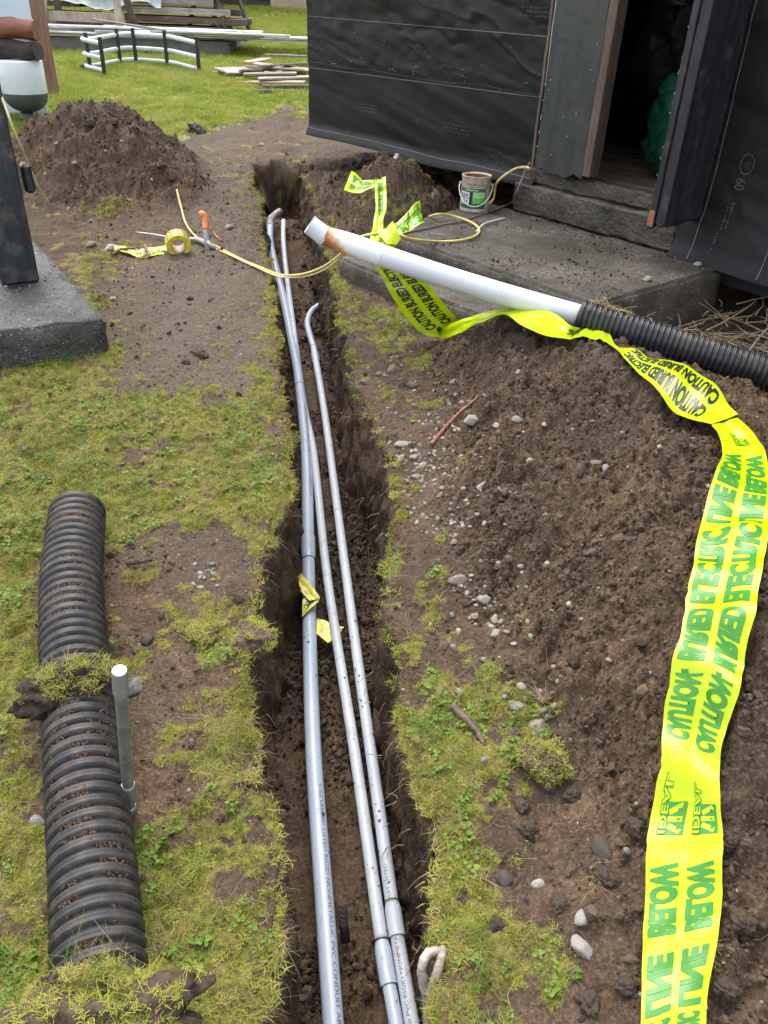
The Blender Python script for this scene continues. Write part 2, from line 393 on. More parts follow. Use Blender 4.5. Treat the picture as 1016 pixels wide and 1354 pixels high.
M['tan_board'] = mat('tan board', (.33, .22, .13), (.44, .31, .20), 6, .6, .3, 14, .003, vec=(.5, 4, 4))
M['tarp'] = mat('grey green tarpaulin', (.20, .24, .22), (.36, .41, .38), 7, .4, .5, 9, .03)
M['green_tarp'] = mat('dark green tarpaulin', (.004, .045, .026), (.010, .085, .05), 7, .35, .4, 14, .02)
M['black_film'] = mat('black plastic film', (.008, .008, .009), (.014, .014, .015), 7, .2, .5, 10, .02)
M['wall_blue'] = mat('blue black boards', (.020, .024, .030), (.040, .046, .056), 6, .6, .3, 12, .004, vec=(.5, 4, 4))
STONE = {}
for k, (a, b_) in dict(pale=((.24, .215, .175), (.40, .37, .32)), brown=((.13, .095, .068), (.24, .185, .135)), grey=((.17, .165, .155), (.32, .31, .30)),
                       dark=((.045, .036, .030), (.09, .076, .064)), white=((.29, .27, .235), (.46, .44, .395)), warm=((.25, .20, .145), (.38, .31, .24)), soil=((.036, .025, .017), (.090, .065, .045))).items():
    STONE[k] = mat(k + ' stone', a, b_, 28, .62, .5, 90, .003, dirt=(.07, .05, .036), dirt_amt=.42, dirt_scale=24, rnd=.12, spec=.22)

# ------------------------------------------------------------------ object helpers
def tag(o, label=None, cat=None, group=None, kind=None):
    if label: o['label'] = label
    if cat: o['category'] = cat
    if group: o['group'] = group
    if kind: o['kind'] = kind
    return o
def empty(name, loc, rz=0.0):
    o = bpy.data.objects.new(name, None); COL.objects.link(o)
    o.location = loc; o.rotation_euler = (0, 0, rz); o.empty_display_size = .1
    return o
def link(name, me, m, parent=None, smooth_=True):
    if m is not None: me.materials.append(m)
    o = bpy.data.objects.new(name, me); COL.objects.link(o)
    if smooth_ is not None:
        for p in me.polygons: p.use_smooth = smooth_
    if parent is not None:
        o.parent = parent
        o.matrix_parent_inverse = parent_world(parent).inverted()
    return o
def parent_world(o):
    mloc = Matrix.LocRotScale(o.location, o.rotation_euler, o.scale)
    if o.parent is not None: return parent_world(o.parent) @ o.matrix_parent_inverse @ mloc
    return mloc
def mesh(name, vs, fs, m, parent=None, smooth_=True):
    me = bpy.data.meshes.new(name); me.from_pydata([tuple(map(float, v)) for v in vs], [], fs); me.update()
    return link(name, me, m, parent, smooth_)
def np_mesh(name, P, quads, m, parent=None, smooth_=True):
    me = bpy.data.meshes.new(name)
    me.vertices.add(len(P)); me.vertices.foreach_set('co', np.asarray(P, np.float32).ravel())
    nq = len(quads); k = quads.shape[1]
    me.loops.add(nq * k); me.loops.foreach_set('vertex_index', quads.astype(np.int32).ravel())
    me.polygons.add(nq); me.polygons.foreach_set('loop_start', np.arange(nq, dtype=np.int32) * k)
    me.polygons.foreach_set('use_smooth', np.full(nq, bool(smooth_)))
    me.update(calc_edges=True)
    return link(name, me, m, parent, None)
def grid_quads(nr, nc):
    i = np.arange((nr - 1) * (nc - 1)); r = i // (nc - 1); c = i % (nc - 1); a = r * nc + c
    return np.stack([a, a + 1, a + nc + 1, a + nc], 1)
def bm_obj(name, bm, m, parent=None, smooth_=False):
    me = bpy.data.meshes.new(name); bm.to_mesh(me); bm.free()
    return link(name, me, m, parent, smooth_)
def box_bm(c, ex, ey, ez, sx, sy, sz, bm=None, bevel=.004, cuts=0, jit=0.0, ragged=0.0):
    """a sawn piece: centre c, unit axes, full sizes; jit roughens, ragged breaks the low z end"""
    own = bm is None
    b2 = bmesh.new()
    bmesh.ops.create_cube(b2, size=1)
    for v in b2.verts: v.co = V((v.co.x * sx, v.co.y * sy, v.co.z * sz))
    if bevel: bmesh.ops.bevel(b2, geom=b2.edges[:], offset=min(bevel, .3 * min(sx, sy, sz)), segments=1, affect='EDGES')
    if cuts:
        mx = max((sx, 0), (sy, 1), (sz, 2))
        for ax, s in ((0, sx), (1, sy), (2, sz)):
            n = int(round(cuts * s / mx[0]))
            for i in range(1, n + 1):
                co = [0, 0, 0]; no = [0, 0, 0]; no[ax] = 1; co[ax] = -s / 2 + s * i / (n + 1)
                bmesh.ops.bisect_plane(b2, geom=b2.verts[:] + b2.edges[:] + b2.faces[:], plane_co=co, plane_no=no)
    o = V((random.uniform(0, 50), random.uniform(0, 50), 0))
    for v in b2.verts:
        if jit:
            v.co += mnoise.noise_vector(v.co * 9 + o) * jit + mnoise.noise_vector(v.co * 31 + o) * jit * .5
        if ragged and v.co.z < -sz / 2 + ragged * 1.6:
            v.co.z += (mnoise.noise(V((v.co.x * 38, v.co.y * 12, 3)) + o) + .6 * mnoise.noise(V((v.co.x * 90, 0, 9)) + o)) * ragged
    R3 = Matrix((ex, ey, ez)).transposed()
    for v in b2.verts: v.co = R3 @ v.co + V(c)
    if own: return b2
    me = bpy.data.meshes.new('tmp'); b2.to_mesh(me); b2.free(); bm.from_mesh(me); bpy.data.meshes.remove(me)
    return bm
AX = (V((1, 0, 0)), V((0, 1, 0)), V((0, 0, 1)))
def catmull(pts, n):
    P = np.asarray(pts, float)
    P = np.vstack([2 * P[0] - P[1], P, 2 * P[-1] - P[-2]])
    m = len(P) - 3
    out = []
    for t in np.linspace(0, m - 1e-6, n):
        i = int(t); f = t - i
        a, b, c, d = P[i:i + 4]
        out.append(.5 * (2 * b + (c - a) * f + (2 * a - 5 * b + 4 * c - d) * f * f + (3 * b - a - 3 * c + d) * f ** 3))
    return np.array(out)
def resample(P, step=None, n=None):
    P = np.asarray(P, float); L = np.r_[0, np.cumsum(np.linalg.norm(np.diff(P, axis=0), axis=1))]
    if n is None: n = max(2, int(round(L[-1] / step)) + 1)
    s = np.linspace(0, L[-1], n)
    return np.stack([np.interp(s, L, P[:, i]) for i in range(3)], 1)
def frames(P, up=(0, 0, 1)):
    T = np.gradient(P, axis=0); T /= np.linalg.norm(T, axis=1)[:, None] + 1e-12
    up = np.array(up, float)
    Sd = np.cross(T, up); Sd /= np.linalg.norm(Sd, axis=1)[:, None] + 1e-12
    Up = np.cross(Sd, T)
    return T, Sd, Up
def tube_np(P, rad, seg=14, caps=True, up=(0, 0, 1), jit=0.0):
    P = np.asarray(P, float); n = len(P); rad = np.broadcast_to(np.asarray(rad, float), (n,))
    T, Sd, Up = frames(P, up)
    a = np.linspace(0, 2 * np.pi, seg, endpoint=False)
    ring = P[:, None] + rad[:, None, None] * (np.cos(a)[None, :, None] * Sd[:, None] + np.sin(a)[None, :, None] * Up[:, None])
    vs = ring.reshape(-1, 3)
    if jit: vs = vs + rng.normal(0, jit, vs.shape)
    fs = []
    for i in range(n - 1):
        for j in range(seg):
            k = (j + 1) % seg
            fs.append((i * seg + j, i * seg + k, (i + 1) * seg + k, (i + 1) * seg + j))
    if caps:
        fs.append(tuple(range(seg))[::-1]); fs.append(tuple((n - 1) * seg + j for j in range(seg)))
    return vs, fs
def tube(name, P, rad, m, parent=None, seg=14, caps=True, up=(0, 0, 1), jit=0.0):
    vs, fs = tube_np(P, rad, seg, caps, up, jit)
    o = mesh(name, vs, fs, m, parent, True)
    if caps:
        for p in o.data.polygons[-2:]: p.use_smooth = False
    return o
def lathe(name, prof, m, parent=None, origin=(0, 0, 0), axis=(0, 0, 1), seg=40, smooth_=True):
    """profile of (radius, height) turned about an axis"""
    az = V(axis).normalized(); ax = az.orthogonal().normalized(); ay = az.cross(ax)
    vs, fs = [], []
    for r, h in prof:
        for j in range(seg):
            a = 2 * math.pi * j / seg
            vs.append(V(origin) + az * h + (ax * math.cos(a) + ay * math.sin(a)) * r)
    for i in range(len(prof) - 1):
        for j in range(seg):
            k = (j + 1) % seg
            fs.append((i * seg + j, i * seg + k, (i + 1) * seg + k, (i + 1) * seg + j))
    return mesh(name, vs, fs, m, parent, smooth_)
def copy_tree(o, parent=None):
    c = o.copy(); COL.objects.link(c)
    if parent is not None: c.parent = parent
    for ch in [k for k in bpy.data.objects if k.parent is o]: copy_tree(ch, c)
    return c

# lettering as flat cut shapes, later wrapped on a film, a pipe or a wall
def text_shape(s, bold=.0, dx=.05, dy=.25, shear=0.0):
    cu = bpy.data.curves.new('lettering', 'FONT'); cu.body = s; cu.size = 1.0; cu.offset = bold; cu.shear = shear
    cu.resolution_u = 3
    ob = bpy.data.objects.new('lettering', cu); COL.objects.link(ob)
    dg = bpy.context.evaluated_depsgraph_get()
    me = bpy.data.meshes.new_from_object(ob.evaluated_get(dg))
    bm = bmesh.new(); bm.from_mesh(me)
    bpy.data.objects.remove(ob); bpy.data.curves.remove(cu); bpy.data.meshes.remove(me)
    xs = [v.co.x for v in bm.verts]; x0, x1 = min(xs), max(xs)
    for i in range(1, int((x1 - x0) / dx) + 1):
        bmesh.ops.bisect_plane(bm, geom=bm.verts[:] + bm.edges[:] + bm.faces[:], plane_co=(x0 + i * dx, 0, 0), plane_no=(1, 0, 0))
    for y in np.arange(dy, 1, dy):
        bmesh.ops.bisect_plane(bm, geom=bm.verts[:] + bm.edges[:] + bm.faces[:], plane_co=(0, y, 0), plane_no=(0, 1, 0))
    bm.verts.ensure_lookup_table(); bm.verts.index_update()
    P = np.array([(v.co.x - x0, v.co.y) for v in bm.verts]); F = [tuple(v.index for v in f.verts) for f in bm.faces]
    bm.free()
    P[:, 1] /= .72 + bold        # capitals now stand 0..1
    return P, F, P[:, 0].max()

class Film:
    """a strip of plastic film between two edge lines a and b"""
    def __init__(self, stations, step=.012, cols=11, wrinkle=.004, seed=1, settle=None):
        A = catmull([s[0] for s in stations], 240); B = catmull([s[1] for s in stations], 240)
        C = (A + B) / 2
        L = np.r_[0, np.cumsum(np.linalg.norm(np.diff(C, axis=0), axis=1))]
        n = max(6, int(L[-1] / step)); s = np.linspace(0, L[-1], n)
        A = np.stack([np.interp(s, L, A[:, i]) for i in range(3)], 1); B = np.stack([np.interp(s, L, B[:, i]) for i in range(3)], 1)
        w = np.linspace(0, 1, cols)
        G = A[:, None] * (1 - w)[None, :, None] + B[:, None] * w[None, :, None]
        self.L = L[-1]; self.s = s; self.w = w
        self.width = np.mean(np.linalg.norm(B - A, axis=1))
        Nn = self.normals(G)
        ss, ww = np.meshgrid(s, w * self.width, indexing='ij')
        q = np.stack([ss.ravel() * 1.0, ww.ravel() * .8 + ss.ravel() * .35, np.zeros(ss.size)], 1)
        d = fbm(q, 11, 3, .5, seed).reshape(ss.shape) * wrinkle
        crease = np.abs(vnoise(q, 7, seed + 3)).reshape(ss.shape)
        d = d - wrinkle * .8 * np.exp(-(crease / .09) ** 2)
        d = d - wrinkle * 1.3 * np.exp(-((w - .5) / .10) ** 2)[None, :]
        self.G = G + Nn * d[..., None]
        if settle is not None:
            z = self.G[..., 2].copy(); lo = gz(self.G[..., 0].ravel(), self.G[..., 1].ravel()).reshape(z.shape)
            for k in range(3):
                q = np.pad(lo, 1, mode='edge'); lo = np.maximum.reduce([q[1:-1, 1:-1], q[2:, 1:-1], q[:-2, 1:-1], q[1:-1, 2:], q[1:-1, :-2]])
            for k in range(10):
                q = np.pad(lo, 1, mode='edge'); lo = .2 * (q[1:-1, 1:-1] + q[2:, 1:-1] + q[:-2, 1:-1] + q[1:-1, 2:] + q[1:-1, :-2])
            lo = np.maximum(lo + settle, surf(self.G[..., 0], self.G[..., 1]) + settle)
            for k in range(8):
                z = np.maximum(z, lo); zp = np.pad(z, 1, mode='edge'); z = .4 * z + .15 * (zp[2:, 1:-1] + zp[:-2, 1:-1] + zp[1:-1, 2:] + zp[1:-1, :-2])
            self.G[..., 2] = np.maximum(z, lo)
        self.N = self.normals(self.G)
    def normals(self, G):
        ds = np.gradient(G, axis=0); dw = np.gradient(G, axis=1)
        n = np.cross(ds, dw); n /= np.linalg.norm(n, axis=2)[..., None] + 1e-12
        tocam = CAM - G
        sg = np.sign((n * tocam).sum(-1).mean()) or 1
        return n * sg
    def build(self, name, m, parent=None):
        nr, nc = self.G.shape[:2]
        return np_mesh(name, self.G.reshape(-1, 3), grid_quads(nr, nc), m, parent)
    def at(self, s, w, lift=.0012):
        i = np.clip(s / self.L * (len(self.s) - 1), 0, len(self.s) - 1.001); j = np.clip(w * (len(self.w) - 1), 0, len(self.w) - 1.001)
        a, b = i.astype(int), j.astype(int); f, g = (i - a)[:, None], (j - b)[:, None]
        def bi(A): return (A[a, b] * (1 - f) * (1 - g) + A[a + 1, b] * f * (1 - g) + A[a, b + 1] * (1 - f) * g + A[a + 1, b + 1] * f * g)
        return bi(self.G) + bi(self.N) * lift
    def write(self, s0, w0, h, length, shape, flip=False, lift=.0012, reverse=False):
        """shape wrapped on the film: starts at s0, cap height h (share of width) centred at w0"""
        P, F, W = shape
        x = P[:, 0] / W * length
        s = s0 + (length - x if reverse else x)
        y = (P[:, 1] - .5) * h
        w = w0 + (y if flip else -y)
        keep = (s >= 0) & (s <= self.L)
        ok = [f for f in F if all(keep[i] for i in f)]
        return self.at(s, w, lift), ok
def join_shapes(name, lst, m, parent):
    vs, fs = [], []
    for P, F in lst:
        o = len(vs); vs += [tuple(p) for p in P]; fs += [tuple(i + o for i in f) for f in F]
    return mesh(name, vs, fs, m, parent, True)

# instanced ground cover: a cloud of points, each carrying a piece
def hidden_set(name, objs):
    c = bpy.data.collections.new(name)
    for o in objs:
        for u in list(o.users_collection): u.objects.unlink(o)
        c.objects.link(o)
    return c
def scatter(name, pts, rot, scl, idx, coll, kind='stuff'):
    me = bpy.data.meshes.new(name); n = len(pts)
    me.vertices.add(n); me.vertices.foreach_set('co', np.asarray(pts, np.float32).ravel())
    for nm, ty, dat in (('rot', 'FLOAT_VECTOR', rot), ('scl', 'FLOAT_VECTOR', scl)):
        a = me.attributes.new(nm, ty, 'POINT'); a.data.foreach_set('vector', np.asarray(dat, np.float32).ravel())
    a = me.attributes.new('idx', 'INT', 'POINT'); a.data.foreach_set('value', np.asarray(idx, np.int32))
    o = bpy.data.objects.new(name, me); COL.objects.link(o); o['kind'] = kind
    g = bpy.data.node_groups.new(name, 'GeometryNodeTree')
    g.interface.new_socket('Geometry', in_out='INPUT', socket_type='NodeSocketGeometry')
    g.interface.new_socket('Geometry', in_out='OUTPUT', socket_type='NodeSocketGeometry')
    gi = g.nodes.new('NodeGroupInput'); go = g.nodes.new('NodeGroupOutput')
    ip = g.nodes.new('GeometryNodeInstanceOnPoints'); ci = g.nodes.new('GeometryNodeCollectionInfo')
    ci.inputs['Collection'].default_value = coll; ci.inputs['Separate Children'].default_value = True; ci.inputs['Reset Children'].default_value = True
    def na(nm, ty):
        x = g.nodes.new('GeometryNodeInputNamedAttribute'); x.data_type = ty; x.inputs['Name'].default_value = nm
        return [q for q in x.outputs if q.enabled and q.name == 'Attribute'][0]
    er = g.nodes.new('FunctionNodeEulerToRotation')
    g.links.new(na('rot', 'FLOAT_VECTOR'), er.inputs[0])
    g.links.new(gi.outputs[0], ip.inputs['Points']); g.links.new(ci.outputs[0], ip.inputs['Instance'])
    ip.inputs['Pick Instance'].default_value = True
    g.links.new(na('idx', 'INT'), ip.inputs['Instance Index']); g.links.new(er.outputs[0], ip.inputs['Rotation'])
    g.links.new(na('scl', 'FLOAT_VECTOR'), ip.inputs['Scale'])
    g.links.new(ip.outputs[0], go.inputs[0])
    md = o.modifiers.new('cover', 'NODES'); md.node_group = g
    return o
def lump(name, m, sub=2, amp=.25, seed=0, sq=(1, 1, 1), facet=.0):
    bm = bmesh.new(); bmesh.ops.create_icosphere(bm, subdivisions=sub, radius=1)
    o = V((seed * 3.7, seed * 1.3, seed * 9.1))
    for v in bm.verts:
        n = v.co.normalized()
        d = 1 + amp * mnoise.noise(n * 1.3 + o) + amp * .5 * mnoise.noise(n * 3.1 + o) + amp * .2 * mnoise.noise(n * 7 + o)
        if facet:
            for k in range(9):
                a = mnoise.random_unit_vector() if False else V((math.sin(k * 2.4 + seed), math.cos(k * 1.7 + seed * 2), math.sin(k * 4.1 + seed * .7))).normalized()
                d = min(d, (1 - facet * .5 + .1 * math.sin(k + seed)) / max(.2, n.dot(a))) if n.dot(a) > .3 else d
        v.co = V((n.x * d * sq[0], n.y * d * sq[1], n.z * d * sq[2]))
    me = bpy.data.meshes.new(name); bm.to_mesh(me); bm.free(); me.materials.append(m)
    for p in me.polygons: p.use_smooth = True
    return me
def chip(name, m, seed):
    """a small broken crumb with flat faces"""
    me = lump(name, m, 2 if seed % 2 else 1, .55, seed, (1, .8 + .15 * math.sin(seed), .65), .35); o = V((seed * 2.7, 4, seed))
    for v in me.vertices: v.co *= 1 + .30 * mnoise.noise(v.co * 2.3 + o) + .18 * mnoise.noise(v.co * 5 + o)
    for p in me.polygons: p.use_smooth = False
    return me
def crumbly(name, m, seed, sq):
    me = lump(name, m, 4, .5, seed, sq); o = V((seed, seed * 2.1, 3))
    for v in me.vertices:
        n = v.co.normalized(); v.co *= 1 + .22 * mnoise.noise(n * 4.5 + o) + .16 * mnoise.noise(n * 9 + o) + .09 * mnoise.noise(n * 19 + o)
    return me
def source(name, me):
    o = bpy.data.objects.new(name, me); COL.objects.link(o); return o
def tuft(name, m, n, h, spread, lean, width, seed, segs=3):
    r = random.Random(seed); vs, fs = [], []
    for i in range(n):
        a = r.uniform(0, 6.28); d = spread * math.sqrt(r.random()); bx, by = d * math.cos(a), d * math.sin(a)
        la = r.uniform(0, 6.28); hh = h * r.uniform(.5, 1.15); ln = lean * r.uniform(.3, 1.4) * hh; w = width * r.uniform(.7, 1.3)
        px, py = -math.sin(la), math.cos(la); o = len(vs)
        for k in range(segs + 1):
            t = k / segs; x = bx + math.cos(la) * ln * t * t; y = by + math.sin(la) * ln * t * t; z = hh * (t - .18 * t * t * min(1.5, lean))
            ww = w * (1 - t * .85) * .5
            vs += [(x + px * ww, y + py * ww, z), (x - px * ww, y - py * ww, z)]
        for k in range(segs): fs.append((o + 2 * k, o + 2 * k + 1, o + 2 * k + 3, o + 2 * k + 2))
    me = bpy.data.meshes.new(name); me.from_pydata(vs, [], fs); me.update(); me.materials.append(m)
    for p in me.polygons: p.use_smooth = True
    return me
# ------------------------------------------------------------------ the ground: one sheet with the trench cut into it
_GRASS = [  # patches of turf and moss: sight px, size, strength
 (60,560,170,90,1.0),(250,600,150,85,.9),(10,760,60,130,1.0),(335,640,60,55,.85),(110,400,55,70,.85),(150,455,60,30,.5),(20,500,60,25,.7),(328,245,20,60,.55),
 (352,400,20,70,.45),(345,500,30,60,.55),(250,815,60,35,.8),(285,870,50,40,.6),(290,1000,60,100,.8),(270,1130,110,110,1.0),(240,1300,150,75,1.0),(15,1000,50,250,1.0),(60,1340,120,60,.8),
 (170,650,60,40,.8),(180,760,40,30,.6),(160,860,50,30,.5),(130,690,60,50,.8),(320,740,40,40,.5),
 (470,395,40,32,.6),(530,432,55,26,.75),(470,480,25,50,.35),(478,560,25,60,.45),(528,640,20,60,.5),(515,760,20,50,.5),(560,930,36,80,.6),(620,985,75,60,.8),(705,1010,60,40,.85),
 (600,1100,40,80,.8),(640,1170,70,60,.65),(625,1290,60,90,.85),(690,690,17,36,.6),(650,940,60,30,.5),(760,1290,40,30,.2),(505,250,0,0,0),(700,1250,60,50,.3),
 (240,430,100,70,-.55),(190,720,35,30,-.5),(280,745,60,40,-.5),(215,930,40,50,-.6),(200,400,60,80,-.4),(300,330,50,70,-.6),(180,600,40,30,-.2)]
_PATH = [(240,440,110,110,1.0),(290,290,60,90,.9),(310,540,60,50,.5),(190,725,40,30,.6),(285,745,60,40,.6),(340,420,35,120,.6),(205,930,40,60,.4),(640,300,1,1,0),(370,180,120,50,.5),(520,550,40,60,.3),(480,250,60,50,.3)]
def px_of(x, y, z):
    q = np.stack([x, y, z], -1) - CAM
    d = np.maximum(q @ _F, .05)
    return 508 + FPX * (q @ _R) / d, 677 - FPX * (q @ _U) / d
def masks(x, y):
    """turf share, trodden path share, lawn share at a spot on the ground"""
    bz = base(x, y)
    px, py = px_of(x, np.maximum(y, .42), bz)
    q = np.stack([x, y, 0 * x], 1)
    n1 = fbm(q, 6.5, 4, .55, 5); n2 = fbm(q, 21, 3, .6, 9)
    g = np.zeros(x.shape); p = np.zeros(x.shape)
    for a, b, rx, ry, w in _GRASS:
        if rx: g += w * np.exp(-(((px - a) / rx) ** 2 + ((py - b) / ry) ** 2) * .9)
    for a, b, rx, ry, w in _PATH:
        p += w * np.exp(-(((px - a) / rx) ** 2 + ((py - b) / ry) ** 2) * .9)
    near_left = (x < LX(y) - .9) & (y < 3)
    g = np.where(near_left, np.maximum(g, .8), g)
    n3 = vnoise(q, 55, 13)
    g = np.clip(g * .86 + .42 * n1 + .52 * n2 + .20 * n3 - .13, 0, 1)
    yb = np.interp(x, [-8, -3, -1.75, -1.36, -.8, 0, 8], [6.5, 6.5, 6.85, 7.8, 8.2, 8.4, 8.6])
    lw = smooth(-.35, .5, y - yb + .45 * n1 + .25 * n2)
    bare = .75 * np.exp(-(((px - 205) / 60) ** 2 + ((py - 125) / 9) ** 2)) * (n1 + .6)
    lawn = np.clip(lw, 0, 1)
    g = np.maximum(g * (1 - lawn), lawn * (1 - np.clip(bare, 0, .7)))
    ph = pile_h(x, y) + mound_h(x, y)
    g = np.where(lawn > .3, g, g * (1 - .75 * smooth(.06, .16, ph + .03 * n2)))
    return np.clip(g, 0, 1), np.clip(p, 0, 1) * (1 - lawn) * (1 - smooth(.02, .08, ph)), lawn
def relief(x, y, z, rough):
    q = np.stack([x, y, z], 1)
    r = .013 * fbm(q, 5, 2, .5, 21) + rough * (.006 * fbm(q, 4.5, 2, .5, 29) + .019 * fbm(q, 9, 3, .55, 31) + .0085 * fbm(q, 40, 2, .6, 41) + .0045 * vnoise(q, 105, 51))
    cl = vnoise(q, 26, 61)
    return r + rough * .016 * np.clip(cl - .35, 0, 1)
def rough_at(x, y, g, lawn, p):
    ph = pile_h(x, y) + mound_h(x, y) + extra_h(x, y)
    brk = np.exp(-(((x + .25) / .75) ** 2 + ((y - 5.4) / 1.2) ** 2)) * smooth(3.9, 4.3, y)
    return np.clip(.42 + 1.5 * smooth(.015, .12, np.abs(ph)) + .45 * g * (1 - lawn) - .1 * p + 1.6 * brk, .25, 2.1) * (1 - .45 * smooth(5.5, 8, y))
def gz(x, y):
    x = np.asarray(x, float); y = np.asarray(y, float)
    s = surf(x, y); g, p, lw = masks(x, y)
    return s + relief(x, y, s, rough_at(x, y, g, lw, p))
def gz1(x, y): return float(gz(np.array([x]), np.array([y]))[0])
def lip_wob(y, seed):
    q = np.stack([y, 0 * y + seed * 3.3, 0 * y], 1)
    return .020 * (1 + 1.2 * smooth(4.6, 5.6, y)) * vnoise(q, 5, seed) + .012 * vnoise(q, 14, seed + 1) + .007 * vnoise(q, 40, seed + 2)
def lips(y):
    return LX(y) + lip_wob(y, 71), RX(y) + lip_wob(y, 81)
_rows = [-1.2]
while _rows[-1] < 40:
    y = _rows[-1]
    d = .009 if 6.12 < y < 6.4 else .03 if y < .3 else .0068 + .0018 * max(0, y - 1) if y < 4 else .0125 + .004 * (y - 4) if y < 7 else .05 * (1 + (y - 7) * .25)
    _rows.append(y + d)
YR = np.array(_rows)
def _out(n1, d1, far):
    o = [0.0]
    while o[-1] < far:
        a = o[-1]; o.append(a + (d1 if a < n1 else d1 + (a - n1) * .17))
    return np.array(o)
DL = _out(1.7, .0095, 34)[1:][::-1]
DR = _out(1.55, .0088, 40)[1:]
NWALL, NFLOOR = 30, 30
wW = np.linspace(0, 1, NWALL); wF = np.linspace(0, 1, NFLOOR + 2)[1:-1]
def wall_prof(w, y, lip, other, side, dep, inset):
    """a point down a trench wall: x and drop"""
    x = lip + side * inset * (w ** 1.4) * dep / TRENCH
    return x, dep * w
def build_ground():
    lL, lR = lips(YR)
    dep = depth_at(YR)
    def dcolm(k):                                   # the far end of the cut is ragged, and runs on at its right side
        return depth_at(YR - .16 * k / (2 * NWALL + NFLOOR) - .12 * float(vnoise(np.array([[k * .09, 3.3, 1]]), 1, 17)[0]))
    ins_l, ins_r = .04, np.interp(YR, [1.1, 1.7, 2.2, 2.6, 3.4], [.0, .02, .045, .015, .01])
    nr = len(YR)
    X, Z, SEC, HX = [], [], [], []
    lzL, lzR = surf(lL, YR), surf(lR, YR)
    for d in DL: X.append(lL - d); Z.append(None); SEC.append(0)
    kc = 0
    for w in wW: x, dz = wall_prof(w, YR, lL, lR, 1, dcolm(kc), ins_l); X.append(x); Z.append(lzL - dz); SEC.append(1); kc += 1
    fa, fb = X[-1], wall_prof(1, YR, lR, lL, -1, dep, ins_r)[0]
    for w in wF: X.append(fa * (1 - w) + fb * w); Z.append((lzL * (1 - w) + lzR * w) - dcolm(kc)); SEC.append(2); kc += 1
    for w in wW[::-1]: x, dz = wall_prof(w, YR, lR, lL, -1, dcolm(kc), ins_r); X.append(x); Z.append(lzR - dz); SEC.append(3); kc += 1
    for d in DR: X.append(lR + d); Z.append(None); SEC.append(4)
    nc = len(X)
    for i in range(nc):
        if Z[i] is None: Z[i] = surf(X[i], YR)
    X = np.stack(X, 1); Z = np.stack(Z, 1); Y = np.repeat(YR[:, None], nc, 1)
    SEC = np.repeat(np.array(SEC)[None], nr, 0)
    x, y, z, sec = X.ravel(), Y.ravel(), Z.ravel(), SEC.ravel()
    g, p, lw = masks(x, y)
    rgh = rough_at(x, y, g, lw, p)
    flat = (sec == 0) | (sec == 4)
    drop = np.clip((surf(x, y) - z) / TRENCH, 0, 1)
    dcol = np.repeat(dep[:, None], nc, 1).ravel() / TRENCH
    q = np.stack([x, y, z], 1)
    rz = relief(x, y, np.where(flat, z, z), np.where(flat, rgh, .9))
    wall = ((sec == 1) | (sec == 3)) * np.clip(drop * 6, 0, 1) * np.clip(dcol * 2, 0, 1)
    wx = .024 * fbm(q * [1, 1, 1.0], 6, 3, .5, 91) + .012 * fbm(q * [1, 1.2, .6], 34, 2, .5, 95)
    streak = .010 * vnoise(q * [1, 1, .18], 38, 97)
    x = x + wall * (wx + streak)
    y = y + wall * .012 * fbm(q, 17, 2, .5, 99) + .085 * fbm(q, 7, 3, .6, 103) * np.exp(-((y - T_END) / .16) ** 2) * np.clip(drop * 4, 0, 1)
    z = z + rz * np.where(wall > .3, .6, 1.0)
    flat = flat | (dcol < .06)
    gm = np.where(flat, g, g * np.clip(1 - drop * 9, 0, 1))
    gm = np.where((sec == 2) & ~flat, 0, gm)
    z = np.where((sec == 2) & (dcol > .5), z - rz * .45 - .008, z)
    P = np.stack([x, y, z], 1)
    o = np_mesh('ground', P, grid_quads(nr, nc), M['ground'])
    a = o.data.color_attributes.new('mask', 'FLOAT_COLOR', 'POINT')
    col = np.ones((len(P), 4), np.float32); col[:, 0] = gm; col[:, 1] = np.where(flat, p, 0); col[:, 2] = lw
    a.data.foreach_set('color', col.ravel())
    o['kind'] = 'structure'
    return o
ground = build_ground()

# ------------------------------------------------------------------ ground cover
PAD_POLY = None
def off_things(x, y):
    """True where the ground is open: not under the porch, the pad, the house"""
    t, v = house_tv(x, y)
    bad = (t > -.25) & (t < 1.42) & (v > -1.25) | (v > -.02) & (t > -2.2)
    a, b = pad_ab(x, y)
    return ~(bad | ((a < 0) & (b > 0) & (a > -2.2) & (b < 2.2)))
H0 = np.array([.67, 4.9]); HU = np.array([.643, -.766]); HV = np.array([.766, .643])
def house_tv(x, y):
    return (x - H0[0]) * HU[0] + (y - H0[1]) * HU[1], (x - H0[0]) * HV[0] + (y - H0[1]) * HV[1]
_pc = on_plane(143, 466); _pl = on_plane(0, 486)
PC = _pc[:2]; PA = (PC - _pl[:2]) / np.linalg.norm(PC - _pl[:2]); PB = np.array([-PA[1], PA[0]])
def pad_ab(x, y):
    return (x - PC[0]) * PA[0] + (y - PC[1]) * PA[1], (x - PC[0]) * PB[0] + (y - PC[1]) * PB[1]
def pick(n, x0, x1, y0, y1, fn):
    x = rng.uniform(x0, x1, n); y = rng.uniform(y0, y1, n)
    lL, lR = lips(y)
    ok = ((x < lL - .004) | (x > lR + .004) | (y > T_END + .1)) & off_things(x, y)
    # only where the camera side of the yard can show it
    px, py = px_of(x, y, base(x, y) + .1)
    ok &= (px > -160) & (px < 1180) & (py < 1560) & (py > -60)
    x, y = x[ok], y[ok]
    g, p, lw = masks(x, y)
    k = rng.random(len(x)) < fn(x, y, g, p, lw)
    x, y = x[k], y[k]
    return x, y, gz(x, y)
